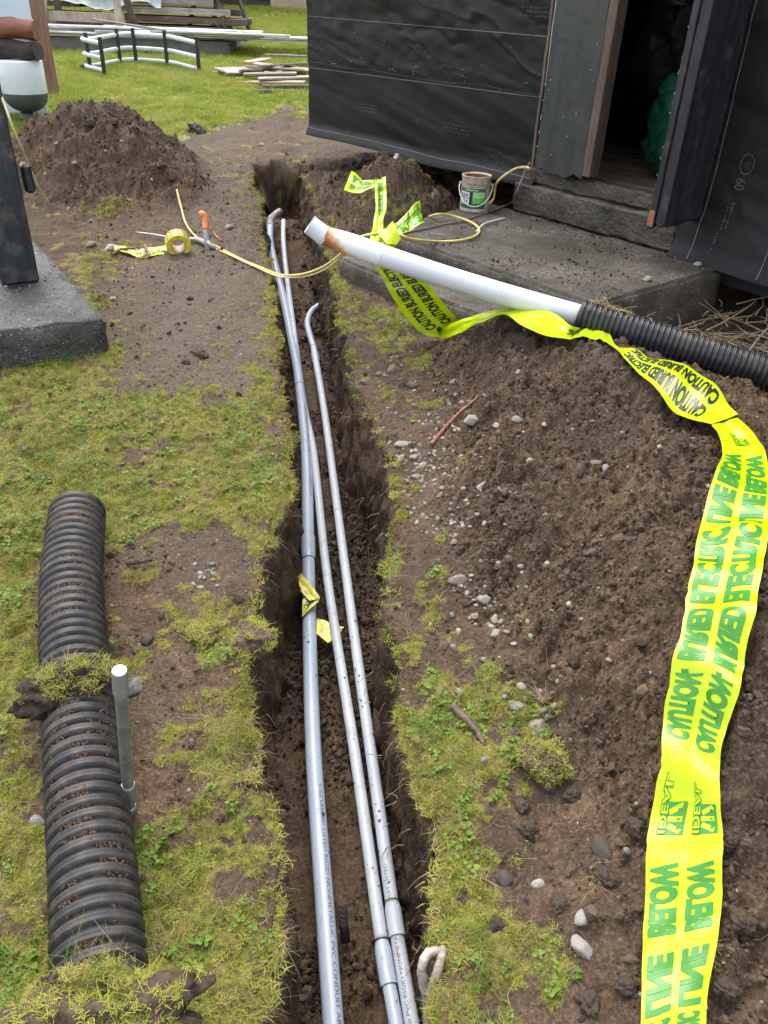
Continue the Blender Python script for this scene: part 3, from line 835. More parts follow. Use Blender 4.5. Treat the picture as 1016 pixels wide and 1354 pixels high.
def cover(name, x, y, z, scale, coll, n_src, tilt=.25, flat=1.0, sink=0.0):
    n = len(x)
    rot = np.stack([rng.normal(0, tilt, n), rng.normal(0, tilt, n), rng.uniform(0, 6.28, n)], 1)
    s = np.asarray(scale)
    scl = np.stack([s, s, s * flat], 1)
    return scatter(name, np.stack([x, y, z - sink], 1), rot, scl, rng.integers(0, n_src, n), coll)
lawn_src = hidden_set('lawn pieces', [source('lawn_piece', tuft('lawn_piece', M['lawn'], 34, .045, .065, .8, .0042, 10 + i)) for i in range(4)])
moss_src = hidden_set('moss pieces', [source('moss_piece', tuft('moss_piece', M['moss'], 26, .0105, .016, 1.3, .0022, 30 + i, 2)) for i in range(4)])
blade_src = hidden_set('blade pieces', [source('blade_piece', tuft('blade_piece', M['green_blade'], 9, .038, .014, 1.3, .0026, 50 + i, 4)) for i in range(4)])
straw_src = hidden_set('straw pieces', [source('straw_piece', tuft('straw_piece', M['straw'], 14, .042, .020, 1.9, .0016, 70 + i, 4)) for i in range(4)])
def clover_mesh(i):
    r = random.Random(90 + i); vs, fs = [], []
    for k in range(r.choice([3, 4, 5])):
        a = k * 6.28 / 4 + r.uniform(-.5, .5); d = r.uniform(.004, .010); c = V((math.cos(a) * d, math.sin(a) * d, r.uniform(.006, .014))); R = r.uniform(.0035, .0065)
        o = len(vs); vs.append(tuple(c))
        tx, ty = r.uniform(-.4, .4), r.uniform(-.4, .4)
        for q in range(8):
            b = q * 6.28 / 8; rr = R * (1 + .25 * math.cos(3 * b + a))
            vs.append((c.x + rr * math.cos(b), c.y + rr * math.sin(b), c.z + rr * (tx * math.cos(b) + ty * math.sin(b)) + .0012))
        for q in range(8): fs.append((o, o + 1 + q, o + 1 + (q + 1) % 8))
    me = bpy.data.meshes.new('clover_piece'); me.from_pydata(vs, [], fs); me.update(); me.materials.append(M['clover']); return me
clover_src = hidden_set('clover pieces', [source('clover_piece', clover_mesh(i)) for i in range(5)])
clod_src = hidden_set('clod pieces', [source('clod_piece', chip('clod_piece', M['clod'], i + 1)) for i in range(6)])
peb_src = hidden_set('pebble pieces', [source('pebble_piece', lump('pebble_piece', M['pebble'], 2, .25, i + 21, (1, .8, .6))) for i in range(5)])

x, y, z = pick(90000, -8.5, 1.2, 6.3, 19, lambda x, y, g, p, lw: np.clip(lw * g - .15, 0, 1) * np.clip(9 / y, .3, 1))
cover('lawn_grass', x, y, z, rng.uniform(.55, 1.1, len(x)) * np.clip(.75 + .03 * y, .8, 1.3), lawn_src, 4, .2)
def nearby(y): return np.clip(1.5 / np.maximum(y, .5), .25, 1)
x, y, z = pick(190000, -2.6, .95, .35, 5.6, lambda x, y, g, p, lw: smooth(.34, .56, g) * (lw < .3) * nearby(y))
cover('moss', x, y, z, rng.uniform(.35, .95, len(x)) * (1 + .10 * np.clip(y - 1.5, 0, 4)), moss_src, 4, .35, sink=.002)
x, y, z = pick(60000, -2.6, .95, .35, 6.6, lambda x, y, g, p, lw: .55 * smooth(.45, .9, g) * (lw < .6) * (.25 + .75 * (fbm(np.stack([x, y, 0 * x], 1), 5, 2, .5, 77) > .05)) * nearby(y))
cover('grass_blades', x, y, z, rng.uniform(.4, 1.15, len(x)), blade_src, 4, .3, sink=.003)
x, y, z = pick(52000, -2.6, .95, .35, 5, lambda x, y, g, p, lw: .8 * smooth(.35, .7, g) * (lw < .2) * (vnoise(np.stack([x, y, 0 * x], 1), 9, 123) > .10) * nearby(y))
cover('clover', x, y, z, rng.uniform(.5, 1.15, len(x)), clover_src, 5, .25)
x, y, z = pick(60000, -2.6, .95, .35, 6, lambda x, y, g, p, lw: .35 * smooth(.22, .5, g) * (1 - .6 * smooth(.7, .95, g)) * (lw < .3) * nearby(y) * (.3 + .7 * (vnoise(np.stack([x, y, 0 * x], 1), 6, 223) > .0)))
cover('dry_straw', x, y, z, rng.uniform(.35, .9, len(x)), straw_src, 4, .6)
# turf fringe and roots along both edges of the cut
def fringe(n, side):
    y = np.clip(.42 + 5.6 * rng.random(n) ** 1.5, .4, 6.1); lL, lR = lips(y)
    x = (lL - np.abs(rng.normal(0, .022, n)) + .012) if side < 0 else (lR + np.abs(rng.normal(0, .022, n)) - .012)
    g, p, lw = masks(x - .02 if side < 0 else x + .02, y)
    k = rng.random(n) < (.20 + .8 * smooth(.2, .55, g)) * (.25 + .75 * (vnoise(np.stack([y, 0 * y + side, 0 * y], 1), 6, 311) > .12))
    x, y = x[k], y[k]
    return x, y, surf(x, y)
for side in (-1, 1):
    x, y, z = fringe(2300, side); n = len(x)
    rot = np.stack([rng.normal(0, .35, n), side * -1 * rng.uniform(-.1, 1.5, n), rng.normal(0, .7, n)], 1); s = rng.uniform(.25, .75, n)
    scatter('turf_fringe', np.stack([x, y, z - .004], 1), rot, np.stack([s, s, s], 1), rng.integers(0, 4, n), straw_src)
    x, y, z = fringe(4200, side); n = len(x)
    rot = np.stack([rng.normal(0, .35, n), side * -1 * rng.uniform(-.2, .8, n), rng.uniform(0, 6.28, n)], 1); s = rng.uniform(.5, 1.5, n)
    scatter('moss_fringe', np.stack([x, y, z - .004], 1), rot, np.stack([s, s, s], 1), rng.integers(0, 4, n), moss_src)
# clods: thick on the heaps, thin on trodden earth, and on the trench floor
x, y, z = pick(520000, -2.9, 2.5, .35, 6.6, lambda x, y, g, p, lw: np.clip((.12 + 1.0 * smooth(.015, .10, pile_h(x, y) + mound_h(x, y) + np.abs(extra_h(x, y)))) * (1 - .8 * g) * (lw < .5) * (.35 + .65 * smooth(-.3, .4, vnoise(np.stack([x, y, 0 * x], 1), 8, 401))), 0, 1) * np.clip(2.2 / np.maximum(y, 1), .25, 1))
s = np.clip(np.exp(rng.normal(math.log(.0036), .62, len(x))), .0016, .022)
cover('soil_crumbs', x, y, z, s, clod_src, 6, 1.5)
n = 26000
y = .42 + 5.6 * rng.random(n) ** 1.4; lL, lR = lips(y); f = rng.random(n)
edge = rng.random(n) < .4; f = np.where(edge, np.where(rng.random(n) < .5, .0, 1.0) + rng.normal(0, .10, n), f); f = np.clip(f, .0, 1)
x = lL + .045 + (lR - lL - .065) * f; z = surf(lL, y) * (1 - f) + surf(lR, y) * f - depth_at(y)
z += relief(x, y, z, .9 + 0 * x)
_tk = rng.random(n) < np.clip(.35 + 1.1 * vnoise(np.stack([x, y, 0 * x], 1), 7, 505) + .5 * edge, 0, 1); x, y, z = x[_tk], y[_tk], z[_tk]; n = len(x)
s = np.clip(np.exp(rng.normal(math.log(.0038), .65, n)), .0016, .024)
cover('trench_crumbs', x, y, z, s, clod_src, 6, 1.5)
x, y, z = pick(14000, -2.6, 1.9, .4, 6.2, lambda x, y, g, p, lw: (.12 + .35 * smooth(.01, .06, pile_h(x, y) + mound_h(x, y)) + .25 * p) * (1 - .7 * g) * (lw < .5) * nearby(y))
s = np.clip(np.exp(rng.normal(math.log(.0036), .45, len(x))), .0018, .011)
cover('pebbles', x, y, z, s, peb_src, 5, .4, .9)
# a spill of pebbles on the heap by the cut
bx = []
for px, py, sx, sy, k in [(560,600,28,32,140),(650,800,22,30,40),(530,500,30,20,30),(620,560,40,20,40),(690,770,10,10,4),(700,930,30,20,20),(270,760,8,8,16),(600,680,40,40,60),(160,360,20,14,20)]:
    for i in range(k):
        h = ground_hit(px + random.gauss(0, sx), py + random.gauss(0, sy)); bx.append(h)
bx = np.array(bx); lL, lR = lips(bx[:, 1]); bx = bx[(bx[:, 0] < lL - .02) | (bx[:, 0] > lR + .02)]
cover('spilled_pebbles', bx[:, 0], bx[:, 1], gz(bx[:, 0], bx[:, 1]), rng.uniform(.004, .011, len(bx)), peb_src, 5, .4, .9)
# fine roots hanging out of the cut faces
def root_fibres():
    vs, fs = [], []
    for i in range(320):
        side = -1 if random.random() < .45 else 1
        y = .5 + 5.0 * random.random() ** 1.5
        l = lips(np.array([y])); w = random.random() ** 1.6 * .8; d = float(depth_at(np.array([y]))[0])
        lip = float(l[0][0] if side < 0 else l[1][0]); ins = .05 if side < 0 else .085
        x = lip - side * ins * w ** 1.4 + side * .01; z = surf1(lip, y) - d * w
        p = V((x, y, z)); L = random.uniform(.02, .075); dirn = V((-side * random.uniform(.3, 1), random.uniform(-.8, .8), random.uniform(-.5, .25))).normalized()
        pts = [p]
        for k in range(5):
            dirn = (dirn + V((random.uniform(-.5, .5), random.uniform(-.5, .5), random.uniform(-.75, .15)))).normalized()
            pts.append(pts[-1] + dirn * L / 5)
        v, f = tube_np([tuple(q) for q in pts], np.linspace(random.uniform(.0008, .0022), .0005, 6), 4, False, (.2, .3, .93))
        o = len(vs); vs += [tuple(q) for q in v]; fs += [tuple(a + o for a in q) for q in f]
    o = mesh('root_fibres', vs, fs, M['root']); o['kind'] = 'stuff'
root_fibres()
def loose_fibres():
    vs, fs = [], []
    for i in range(330):
        for tries in range(20):
            y = .5 + 4 * random.random() ** 1.3; x = random.uniform(-1.6, 1.5)
            l = lips(np.array([y]))
            if (x < l[0][0] - .03 or x > l[1][0] + .03) and off_things(np.array([x]), np.array([y]))[0]: break
        a = random.uniform(0, 6.28); L = random.uniform(.025, .10); pts = []
        xs, ys = [], []
        for k in range(5):
            xs.append(x); ys.append(y); a += random.uniform(-.7, .7); x += math.cos(a) * L / 4; y += math.sin(a) * L / 4
        zs = gz(np.array(xs), np.array(ys)) + .004 + np.array([random.uniform(0, .010) for _ in xs])
        v, f = tube_np(np.stack([xs, ys, zs], 1), np.linspace(random.uniform(.0005, .0012), .0003, 5), 4, False)
        o = len(vs); vs += [tuple(q) for q in v]; fs += [tuple(b + o for b in q) for q in f]
    o = mesh('loose_fibres', vs, fs, M['straw']); o['kind'] = 'stuff'
loose_fibres()
# ------------------------------------------------------------------ the house (frame: t along the wall, v into the house, z up)
EU = V((HU[0], HU[1], 0)).normalized(); EV = V((HV[0], HV[1], 0)).normalized(); EZ = V((0, 0, 1))
def hp(t, v, z): return V((H0[0], H0[1], 0)) + EU * t + EV * v + EZ * z
def hbox(name, t0, t1, v0, v1, z0, z1, m, parent, bevel=.004, cuts=0, jit=0.0, ragged=0.0):
    bm = box_bm(hp((t0 + t1) / 2, (v0 + v1) / 2, (z0 + z1) / 2), EU, EV, EZ, t1 - t0, v1 - v0, z1 - z0, None, bevel, cuts, jit, ragged)
    return bm_obj(name, bm, m, parent)
def wall_hit(px, py, v=0.0):
    d = V(ray(px, py)); o = V(CAM); k = (hp(0, v, 0) - o).dot(EV) / d.dot(EV); p = o + d * k; q = p - hp(0, 0, 0); return q.dot(EU), p.z
house = empty('wooden_house', hp(0, 0, .5))
tag(house, 'wooden house under renovation, its wall wrapped in black building paper and its doorway open', 'house')
T0, T1, TD0, TD1, T2, DEEP, ZT = -2.09, .13, .13, 1.10, 3.2, 2.6, 2.55
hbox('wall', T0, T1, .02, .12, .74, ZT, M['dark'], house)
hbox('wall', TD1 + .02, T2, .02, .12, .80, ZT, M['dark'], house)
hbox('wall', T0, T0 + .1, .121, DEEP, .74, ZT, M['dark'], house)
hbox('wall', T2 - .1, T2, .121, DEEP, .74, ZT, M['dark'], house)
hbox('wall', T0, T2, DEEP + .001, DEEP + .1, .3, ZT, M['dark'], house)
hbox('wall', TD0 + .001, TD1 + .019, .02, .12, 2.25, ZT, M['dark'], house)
hbox('roof', T0 - .08, T2 + .1, -.08, DEEP + .2, ZT + .002, ZT + .09, M['black_wood'], house)
# floor boards inside the doorway
for i in range(9):
    hbox('floor_board', T0 + .12, T2 - .12, .052 + i * .14, .052 + i * .14 + .136, .742, .775 + random.uniform(-.002, .002), M['floor_wood'], house, .003, 14, .002)
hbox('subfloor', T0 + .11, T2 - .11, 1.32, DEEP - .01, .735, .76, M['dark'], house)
hbox('sill_beam', -.02 + .08, 1.12, -.004, .048, .712, .792, M['wet_beam'], house, .010, 40, .009)
hbox('sill_beam', .04, 1.128, -.045, .048, .556, .709, M['wet_beam'], house, .012, 40, .010)
hbox('wall', 1.14, T2, .052, .12, .45, .735, M['dark'], house)

def paper_sheet(name, t0, t1, z0, z1, v0, seed, amp=.012, curl=0.0, nt=170, nz=None, slack=1.0, lean=0.0):
    nz = nz or max(12, int(nt * (z1 - z0) / (t1 - t0)))
    tt, zz = np.meshgrid(np.linspace(t0, t1, nt), np.linspace(z0, z1, nz))
    o = np.zeros(tt.size) + seed * 9.0
    q = np.stack([tt.ravel() * .55 + zz.ravel() * .6, zz.ravel() * 2.6 + tt.ravel() * .55, o], 1)
    d = fbm(q, 1.7, 3, .45, seed) * 1.1 + .55 * np.exp(-(fbm(q * [.7, 1.3, 1], 2.2, 1, .5, seed + 5) / .16) ** 2) * smooth(-.1, .6, vnoise(q, 1.3, seed + 6)) + .45 * np.exp(-(fbm(q * [1.3, .8, 1], 2.7, 2, .5, seed + 11) / .045) ** 2) * smooth(-.2, .4, vnoise(q, 2.1, seed + 12))
    d = d + .22 * fbm(np.stack([tt.ravel(), zz.ravel() * 1.3, o], 1), 8, 2, .4, seed + 9) * (slack - .6)
    d = d.reshape(tt.shape) * amp
    edge = smooth(0, .05, zz - z0) * .7 + .3
    vv = v0 - np.abs(d * edge) - .004 - curl * (1 - smooth(0, .10, zz - z0)) ** 2 - lean * (1 - smooth(0, .35, zz - z0))
    zb = zz - curl * .15 * (1 - smooth(0, .05, zz - z0))
    lowedge = .010 * vnoise(np.stack([tt.ravel(), o, o], 1), 3, seed + 20).reshape(tt.shape) * (1 - smooth(0, .12, zz - z0))
    P = np.array(hp(0, 0, 0))[None, None] + tt[..., None] * np.array(EU) + vv[..., None] * np.array(EV) + (zb + lowedge)[..., None] * np.array(EZ)
    ob = np_mesh(name, P.reshape(-1, 3), grid_quads(nz, nt), M['tar'], house)
    def at(t, z, lift=.002):
        i = np.clip((np.asarray(z) - z0) / (z1 - z0) * (nz - 1), 0, nz - 1.001); j = np.clip((np.asarray(t) - t0) / (t1 - t0) * (nt - 1), 0, nt - 1.001)
        a, b = i.astype(int), j.astype(int); f, g = (i - a)[:, None], (j - b)[:, None]
        p = P[a, b] * (1 - f) * (1 - g) + P[a + 1, b] * f * (1 - g) + P[a, b + 1] * (1 - f) * g + P[a + 1, b + 1] * f * g
        return p - np.array(EV) * lift
    return ob, at
def guide_line(sheet, at, ta, za, tb, zb, w=.0035, m='chalk', n=60):
    t = np.linspace(ta, tb, n); z = np.linspace(za, zb, n)
    dt, dz = (tb - ta), (zb - za); L = math.hypot(dt, dz); nx, nz = -dz / L * w / 2, dt / L * w / 2
    A = at(t + nx, z + nz, .0025); B = at(t - nx, z - nz, .0025)
    P = np.concatenate([A, B]); q = np.array([(i, i + 1, n + i + 1, n + i) for i in range(n - 1)])
    return np_mesh('guide_line', P, q, M[m], sheet)
low, low_at = paper_sheet('building_paper', T0 - .01, T1 + .03, .69, 1.19, .012, 3, .011, .035, 240)
up_, up_at = paper_sheet('building_paper', T0 - .01, T1 + .02, 1.152, 2.5, .004, 8, .016, 0.0, 240, 150, 1.9)
guide_line(low, low_at, T0, .735, T1, .735, .003); 
for (px0, py0, px1, py1) in [(410, 79, 713, 114), (410, 88, 713, 127)]:
    a, b = wall_hit(px0, py0), wall_hit(px1, py1)
    guide_line(low, low_at, T0 + .01, a[1] - .005, b[0], min(b[1], 1.185) - .005, .004)
guide_line(up_, up_at, T0 + .01, 1.436, T1, 1.424, .004)
guide_line(up_, up_at, T0 + .01, 1.158, T1, 1.158, .006, 'label_black')
rt, rt_at = paper_sheet('building_paper', 1.125, T2, .545, 2.5, .004, 14, .012, .03, 130, 110, .8, .05)
guide_line(rt, rt_at, 1.235, .56, 1.232, 2.2, .004)
guide_line(rt, rt_at, 1.60, .56, 1.60, 2.2, .004)
# printing on the paper: an oval badge, the figure 60, lines too worn to read
def wall_text(sheet, at, s, t0, z0, h, wid=.62, down=True, m='tar_print', bold=.02):
    P, F, W = text_shape(s, bold, .12, .34)
    a = P[:, 0] * h * wid; b = P[:, 1] * h
    p = at(t0 + b, z0 - a, .003) if down else at(t0 + a, z0 + b, .003)
    return mesh('print', [tuple(q) for q in p], F, M[m], sheet, False)
bt, bz = wall_hit(989, 217)
def oval(sheet, at, t, z, rt_, rz_, w):
    n = 40; a = np.linspace(0, 2 * np.pi, n, endpoint=False)
    A = at(t + rt_ * np.cos(a), z + rz_ * np.sin(a), .003); B = at(t + (rt_ - w) * np.cos(a), z + (rz_ - w) * np.sin(a), .003)
    return np_mesh('print', np.concatenate([A, B]), np.array([(i, (i + 1) % n, n + (i + 1) % n, n + i) for i in range(n)]), M['tar_print'], sheet)
oval(rt, rt_at, bt, bz, .034, .045, .006)
def worn_lines(sheet, at, t0, z0, ln, rows, h, gap, down, seed, dens=.8):
    r = random.Random(seed); vs, fs = [], []
    for k in range(rows):
        a = 0
        while a < ln:
            w = r.uniform(.35, .8) * h
            if r.random() < dens:
                hh = h * r.uniform(.5, 1)
                c = [(a, 0), (a + w, 0), (a + w, hh), (a, hh)]
                ts = np.array([t0 + k * gap + q[1] if down else t0 + q[0] for q in c]); zs = np.array([z0 - q[0] if down else z0 - k * gap + q[1] for q in c])
                o = len(vs); vs += [tuple(q) for q in at(ts, zs, .003)]; fs.append((o, o + 1, o + 2, o + 3))
            a += w + h * r.uniform(.15, .5)
    return mesh('print', vs, fs, M['tar_print'], sheet, False)
worn_lines(rt, rt_at, bt - .016, bz + .012, .04, 3, .008, .012, True, 1, .7)
wall_text(rt, rt_at, '60', bt - .030, bz - .060, .052, 1.0)
worn_lines(rt, rt_at, bt - .035, bz - .165, .115, 2, .012, .020, True, 2)
worn_lines(rt, rt_at, bt - .045, bz - .30, .07, 1, .015, .02, True, 3)
for (px, py, w) in [(472, 137, 40), (585, 163, 44), (690, 10, 55)]:
    t, z = wall_hit(px, py); sh, aa = (low, low_at) if z < 1.15 else (up_, up_at)
    worn_lines(sh, aa, t, z, .24, 3, .011, .019, False, px, .75)
# staples in the paper
bm = bmesh.new()
for i in range(30):
    t, z = random.uniform(T0 + .1, T1 - .05), random.choice([random.uniform(1.16, 1.30), random.uniform(1.2, 1.6), random.uniform(.75, 1.15)])
    p = (up_at if z > 1.16 else low_at)(np.array([t]), np.array([z]), .003)[0]
    box_bm(V(p), EU, EV, EZ, .005, .002, .002, bm, 0)
st = bm_obj('staples', bm, M['white_fleck'], house); st['kind'] = 'stuff'
# stripped corner, wide plank and stud beside the doorway
hbox('corner_strip', T1 + .005, T1 + .022, -.03, -.006, .80, 2.2, M['raw_wood'], house, .002, 20, .003)
hbox('corner_strip', T1 + .026, T1 + .040, -.022, -.004, 1.2, 2.2, M['white_fleck'], house, .002, 20, .002)
hbox('door_plank', .185, .515, -.052, -.018, .80, 2.2, M['dark_wood'], house, .003, 46, .0015, .035)
hbox('stud', .519, .572, -.060, .018, .815, 2.2, M['raw_wood'], house, .004, 30, .003)
# open door leaf standing out from the right jamb
lt = wall_hit(880, 262, -.30)[0]
leaf = hbox('door_leaf', lt - .02, lt + .03, -.31, -.02, .735, 2.15, M['black_wood'], house, .003, 40, .0015, .035)
hbox('door_edge', lt - .052, lt - .022, -.32, -.285, .715, 2.15, M['black_wood'], house, .003, 40, .002, .02)
bm = box_bm(hp(lt - .037, -.323, .76), EU, EV, EZ, .028, .006, .07, None, .002, 6, .004)
bm_obj('bare_patch', bm, M['rust'], house)
# paint flecks along the edges of plank and leaf
bm = bmesh.new()
for i in range(36):
    z = random.uniform(.84, 1.6); w = random.choice([0, 0, 2, 2, 3, 3])
    if w == 0: p = hp(.188, -.054, z)
    elif w == 1: p = hp(.512, -.054, z)
    elif w == 2: p = hp(random.uniform(.19, .51), -.0535, z)
    else: p = hp(lt - .053, random.uniform(-.322, -.318), z)
    box_bm(p, EU, EV, EZ, random.uniform(.001, .0035), .0012, random.choice([.003, .005, .005, .012]), bm, 0)
f = bm_obj('paint_flecks', bm, M['white_fleck'], house); f['kind'] = 'stuff'
# stored sheets behind the doorway
def cloth_heap(name, c, su, sv, sz, m, seed, label, cat):
    bm = bmesh.new(); bmesh.ops.create_icosphere(bm, subdivisions=5, radius=1); o = V((seed, seed * 2, 0))
    for v in bm.verts:
        n = v.co.normalized(); d = 1 + .30 * mnoise.noise(n * 1.6 + o) - .34 * abs(mnoise.noise(n * 3.1 + o)) - .14 * abs(mnoise.noise(n * 6.5 + o)) - .05 * abs(mnoise.noise(n * 15 + o))
        p = n * d; v.co = V(c) + EU * p.x * su + EV * p.y * sv + EZ * max(p.z, -.85) * sz
    return tag(bm_obj(name, bm, m, None, True), label, cat)
cloth_heap('tarpaulin', hp(.93, .46, 1.04), .42, .18, .36, M['green_tarp'], 3, 'dark green tarpaulin heaped inside the open doorway', 'tarpaulin')
cloth_heap('plastic_sheet', hp(.66, .62, 1.42), .46, .16, .46, M['black_film'], 6, 'black plastic sheet hanging in the dark behind the doorway', 'plastic sheet')
# short pipes showing in the gap below the wall
o = tube('drain_pipe', [tuple(hp(-.10 + .12, -.02, .50)), tuple(hp(-.10 + .12, -.02, .74))], .021, M['pvc_grey'], None, 14)
tag(o, 'short grey upright pipe in the gap under the wall, behind the paint can', 'pipe')
a, b = at_k(517, 224, 5.0), at_k(526, 206, 5.25)
o = tube('drain_pipe', [tuple(a), tuple(b)], .020, M['pvc_white'], None, 14)
tag(o, 'pale pipe stub slanting out of the soil under the wall', 'pipe')

# ------------------------------------------------------------------ porch of two concrete slabs
porch = empty('concrete_porch', hp(.6, -.5, .3)); tag(porch, 'low stained concrete porch of two slabs before the doorway', 'porch')
def slab(name, poly, z0, z1, m, parent, bev=.016, dens=.035, amp=.006):
    """a cast slab: outline poly, worn edges and pitted faces"""
    bm = bmesh.new(); vs = [bm.verts.new((*p[:2], z0)) for p in poly]; f = bm.faces.new(vs)
    r = bmesh.ops.extrude_face_region(bm, geom=[f]); 
    for v in r['geom']:
        if isinstance(v, bmesh.types.BMVert): v.co.z = z1
    bmesh.ops.recalc_face_normals(bm, faces=bm.faces[:])
    bmesh.ops.bevel(bm, geom=bm.edges[:], offset=bev, segments=2, affect='EDGES')
    xs = [v.co.x for v in bm.verts]; ys = [v.co.y for v in bm.verts]
    for ax, lo, hi in ((0, min(xs), max(xs)), (1, min(ys), max(ys)), (2, z0, z1)):
        for i in range(1, int((hi - lo) / dens)):
            co = [0, 0, 0]; no = [0, 0, 0]; co[ax] = lo + i * dens; no[ax] = 1
            bmesh.ops.bisect_plane(bm, geom=bm.verts[:] + bm.edges[:] + bm.faces[:], plane_co=co, plane_no=no)
    for v in bm.verts: v.co += mnoise.noise_vector(v.co * 7) * amp + mnoise.noise_vector(v.co * 31) * amp * .7
    return bm_obj(name, bm, m, parent, True)
def ht(t, v): p = hp(t, v, 0); return (p.x, p.y)
slab('landing', [ht(-.24, .0), ht(.02, -.985), ht(1.405, -.985), ht(1.405, .0)], .22, .55, M['concrete'], porch)
slab('step', [ht(-.10, -.992), ht(-.09, -1.19), ht(1.0, -1.20), ht(1.02, -.992)], .12, .42, M['concrete'], porch)

_gt = rng.uniform(.0, 1.38, 2600); _gv = rng.uniform(-.96, -.02, 2600)
_k = rng.random(2600) < np.clip(.15 + 1.1 * vnoise(np.stack([_gt, _gv, 0 * _gt], 1), 5, 66) + .5 * (_gv > -.3), 0, 1); _gt, _gv = _gt[_k], _gv[_k]
_gp = np.array([tuple(hp(a, b, .552)) for a, b in zip(_gt, _gv)]); _gn = len(_gp); _gs = np.clip(np.exp(rng.normal(math.log(.0034), .5, _gn)), .0015, .012)
scatter('porch_grit', _gp, rng.uniform(0, 6, (_gn, 3)), np.stack([_gs, _gs, _gs * .6], 1), rng.integers(0, 6, _gn), clod_src)
_k2 = rng.random(_gn) < .16
scatter('porch_chips', _gp[_k2] + [.004, .003, 0], rng.uniform(0, 6, (_k2.sum(), 3)), np.stack([_gs, _gs, _gs * .5], 1)[_k2] * .9, rng.integers(0, 5, _k2.sum()), peb_src)

# ------------------------------------------------------------------ left: concrete pad with a black post
pad_z = surf1(*PC) + .145
def pd(a, b): return tuple(PC + PA * a + PB * b)
# right edge of the pad runs back towards (43,314)
_q = at_z(43, 314, pad_z)[:2]; _e = (_q - at_z(139, 421, pad_z)[:2]); _e = _e / np.linalg.norm(_e)
_c0 = at_z(139, 421, pad_z)[:2]; _l0 = at_z(0, 439, pad_z)[:2]; _lf = _c0 + (_l0 - _c0) * 3.0
_bk = _c0 + _e * 1.75
o = slab('concrete_pad', [tuple(_lf), tuple(_c0), tuple(_bk), tuple(_bk + (_lf - _c0))], surf1(*PC) - .12, pad_z, M['pad'], None, .012, .04, .008)

_pa, _pb = rng.uniform(0, 1, 700), rng.uniform(0, 1, 700); _pp = np.array([(*(_c0 + (_lf - _c0) * a * .45 + (_bk - _c0) * b), pad_z + .003) for a, b in zip(_pa, _pb)]); _ps = np.clip(np.exp(rng.normal(math.log(.003), .5, 700)), .0015, .009)
scatter('pad_grit', _pp, rng.uniform(0, 6, (700, 3)), np.stack([_ps, _ps, _ps * .6], 1), rng.integers(0, 5, 700), peb_src)
tag(o, 'rough pebbled concrete pad carrying the black post, its front corner in the grass', 'concrete pad')
pb = at_z(34, 368, pad_z + .002)
post = empty('wooden_post', (pb[0], pb[1], pad_z)); tag(post, 'thick black painted post standing on the concrete pad', 'post')
px_ = V((*(_c0 - _l0), 0)).normalized(); py_ = V((-px_.y, px_.x, 0))
bm = box_bm(V((pb[0], pb[1], pad_z + 1.2)) - px_ * .03, px_, py_, EZ, .165, .15, 2.39, None, .006, 40, .002)
bm_obj('shaft', bm, M['post_wood'], post)
bk = at_k(36, 234, np.dot(np.array([pb[0], pb[1], pad_z + .4]) - CAM, _F) + .02)
bm = box_bm(V((bk[0], bk[1], bk[2])), px_, py_, EZ, .045, .09, .12, None, .012, 8, .003)
bm_obj('block', bm, M['black_wood'], post)

# ------------------------------------------------------------------ ribbed drain pipes and the white pipe
def ribbed(P, r, pitch, depth, seg=40, per=10, up=(0, 0, 1)):
    P = resample(P, pitch / per); n = len(P)
    ph = (np.arange(n) % per) / per
    prof = np.array([.0, .0, .25, .92, 1.0, .82, .82, 1.0, .92, .25])[(np.arange(n) % per)]
    rad = r - depth * (1 - prof)
    return tube_np(P, rad, seg, False, up), n
def ribbed_pipe(name, P, r, pitch, depth, m, label, seg=40):
    (vs, fs), n = ribbed(P, r, pitch, depth, seg)
    root = empty(name, tuple(P[0])); tag(root, label, 'drain pipe', 'black ribbed drain pipes')
    mesh('ribbed_wall', vs, fs, m, root, True)
    # the bore, seen at the open ends
    q = resample(P, n=24); v2, f2 = tube_np(q, r - depth - .004, seg, False)
    mesh('bore', v2, [tuple(reversed(f)) for f in f2], M['corr'], root, True)
    return root
lp_px = [(101, 668), (93, 760), (97, 860), (108, 1000), (121, 1150), (128, 1262)]
lc = np.array([on_plane(x_, y_, .10) for x_, y_ in lp_px])
lc[:, 2] = SLOPE * lc[:, 1] + .079
lc = np.vstack([lc, lc[-1] + (lc[-1] - lc[-2]) * .8])
lcp = catmull(lc, 140)
ribbed_pipe('ribbed_pipe', lcp, .082, .0300, .0125, M['corr_dirty'], 'muddy black ribbed pipe lying along the grass left of the trench')
ja, jb = at_k(765, 417, 3.10), at_k(1016, 497, 2.95)
rdir = (jb - ja) / np.linalg.norm(jb - ja)
rp = np.array([ja, ja + rdir * .3 + [0, 0, .006], ja + rdir * .62 + [0, 0, .008], ja + rdir * .95 + [0, 0, .004], ja + rdir * 1.35 + [.02, -.02, -.03]])
rp = catmull(rp, 90)
ribbed_pipe('ribbed_pipe', rp, .066, .0205, .0085, M['corr'], 'black ribbed pipe on the soil heap, sleeved over the white pipe')
tip = at_k(424, 309.5, 3.10)
wd = (ja - tip) / np.linalg.norm(ja - tip)
white = empty('white_pipe', tuple(tip)); tag(white, 'long white plastic pipe with a rust stained collar, jutting out over the trench', 'pipe')
wl = np.linalg.norm(ja - tip)
bend = lambda s: tip + wd * s + np.array([0, 0, -.012 * math.sin(math.pi * min(1, s / wl))])
PR = .0425
def pr(s): return PR - .0065 * (1 - float(smooth(0, .14, s)))
_ss = np.r_[np.linspace(.0, .15, 14), np.linspace(.16, wl + .10, 26)]
tube('pipe', [tuple(bend(s)) for s in _ss], [pr(s) for s in _ss], M['pvc_white'], white, 40, False)
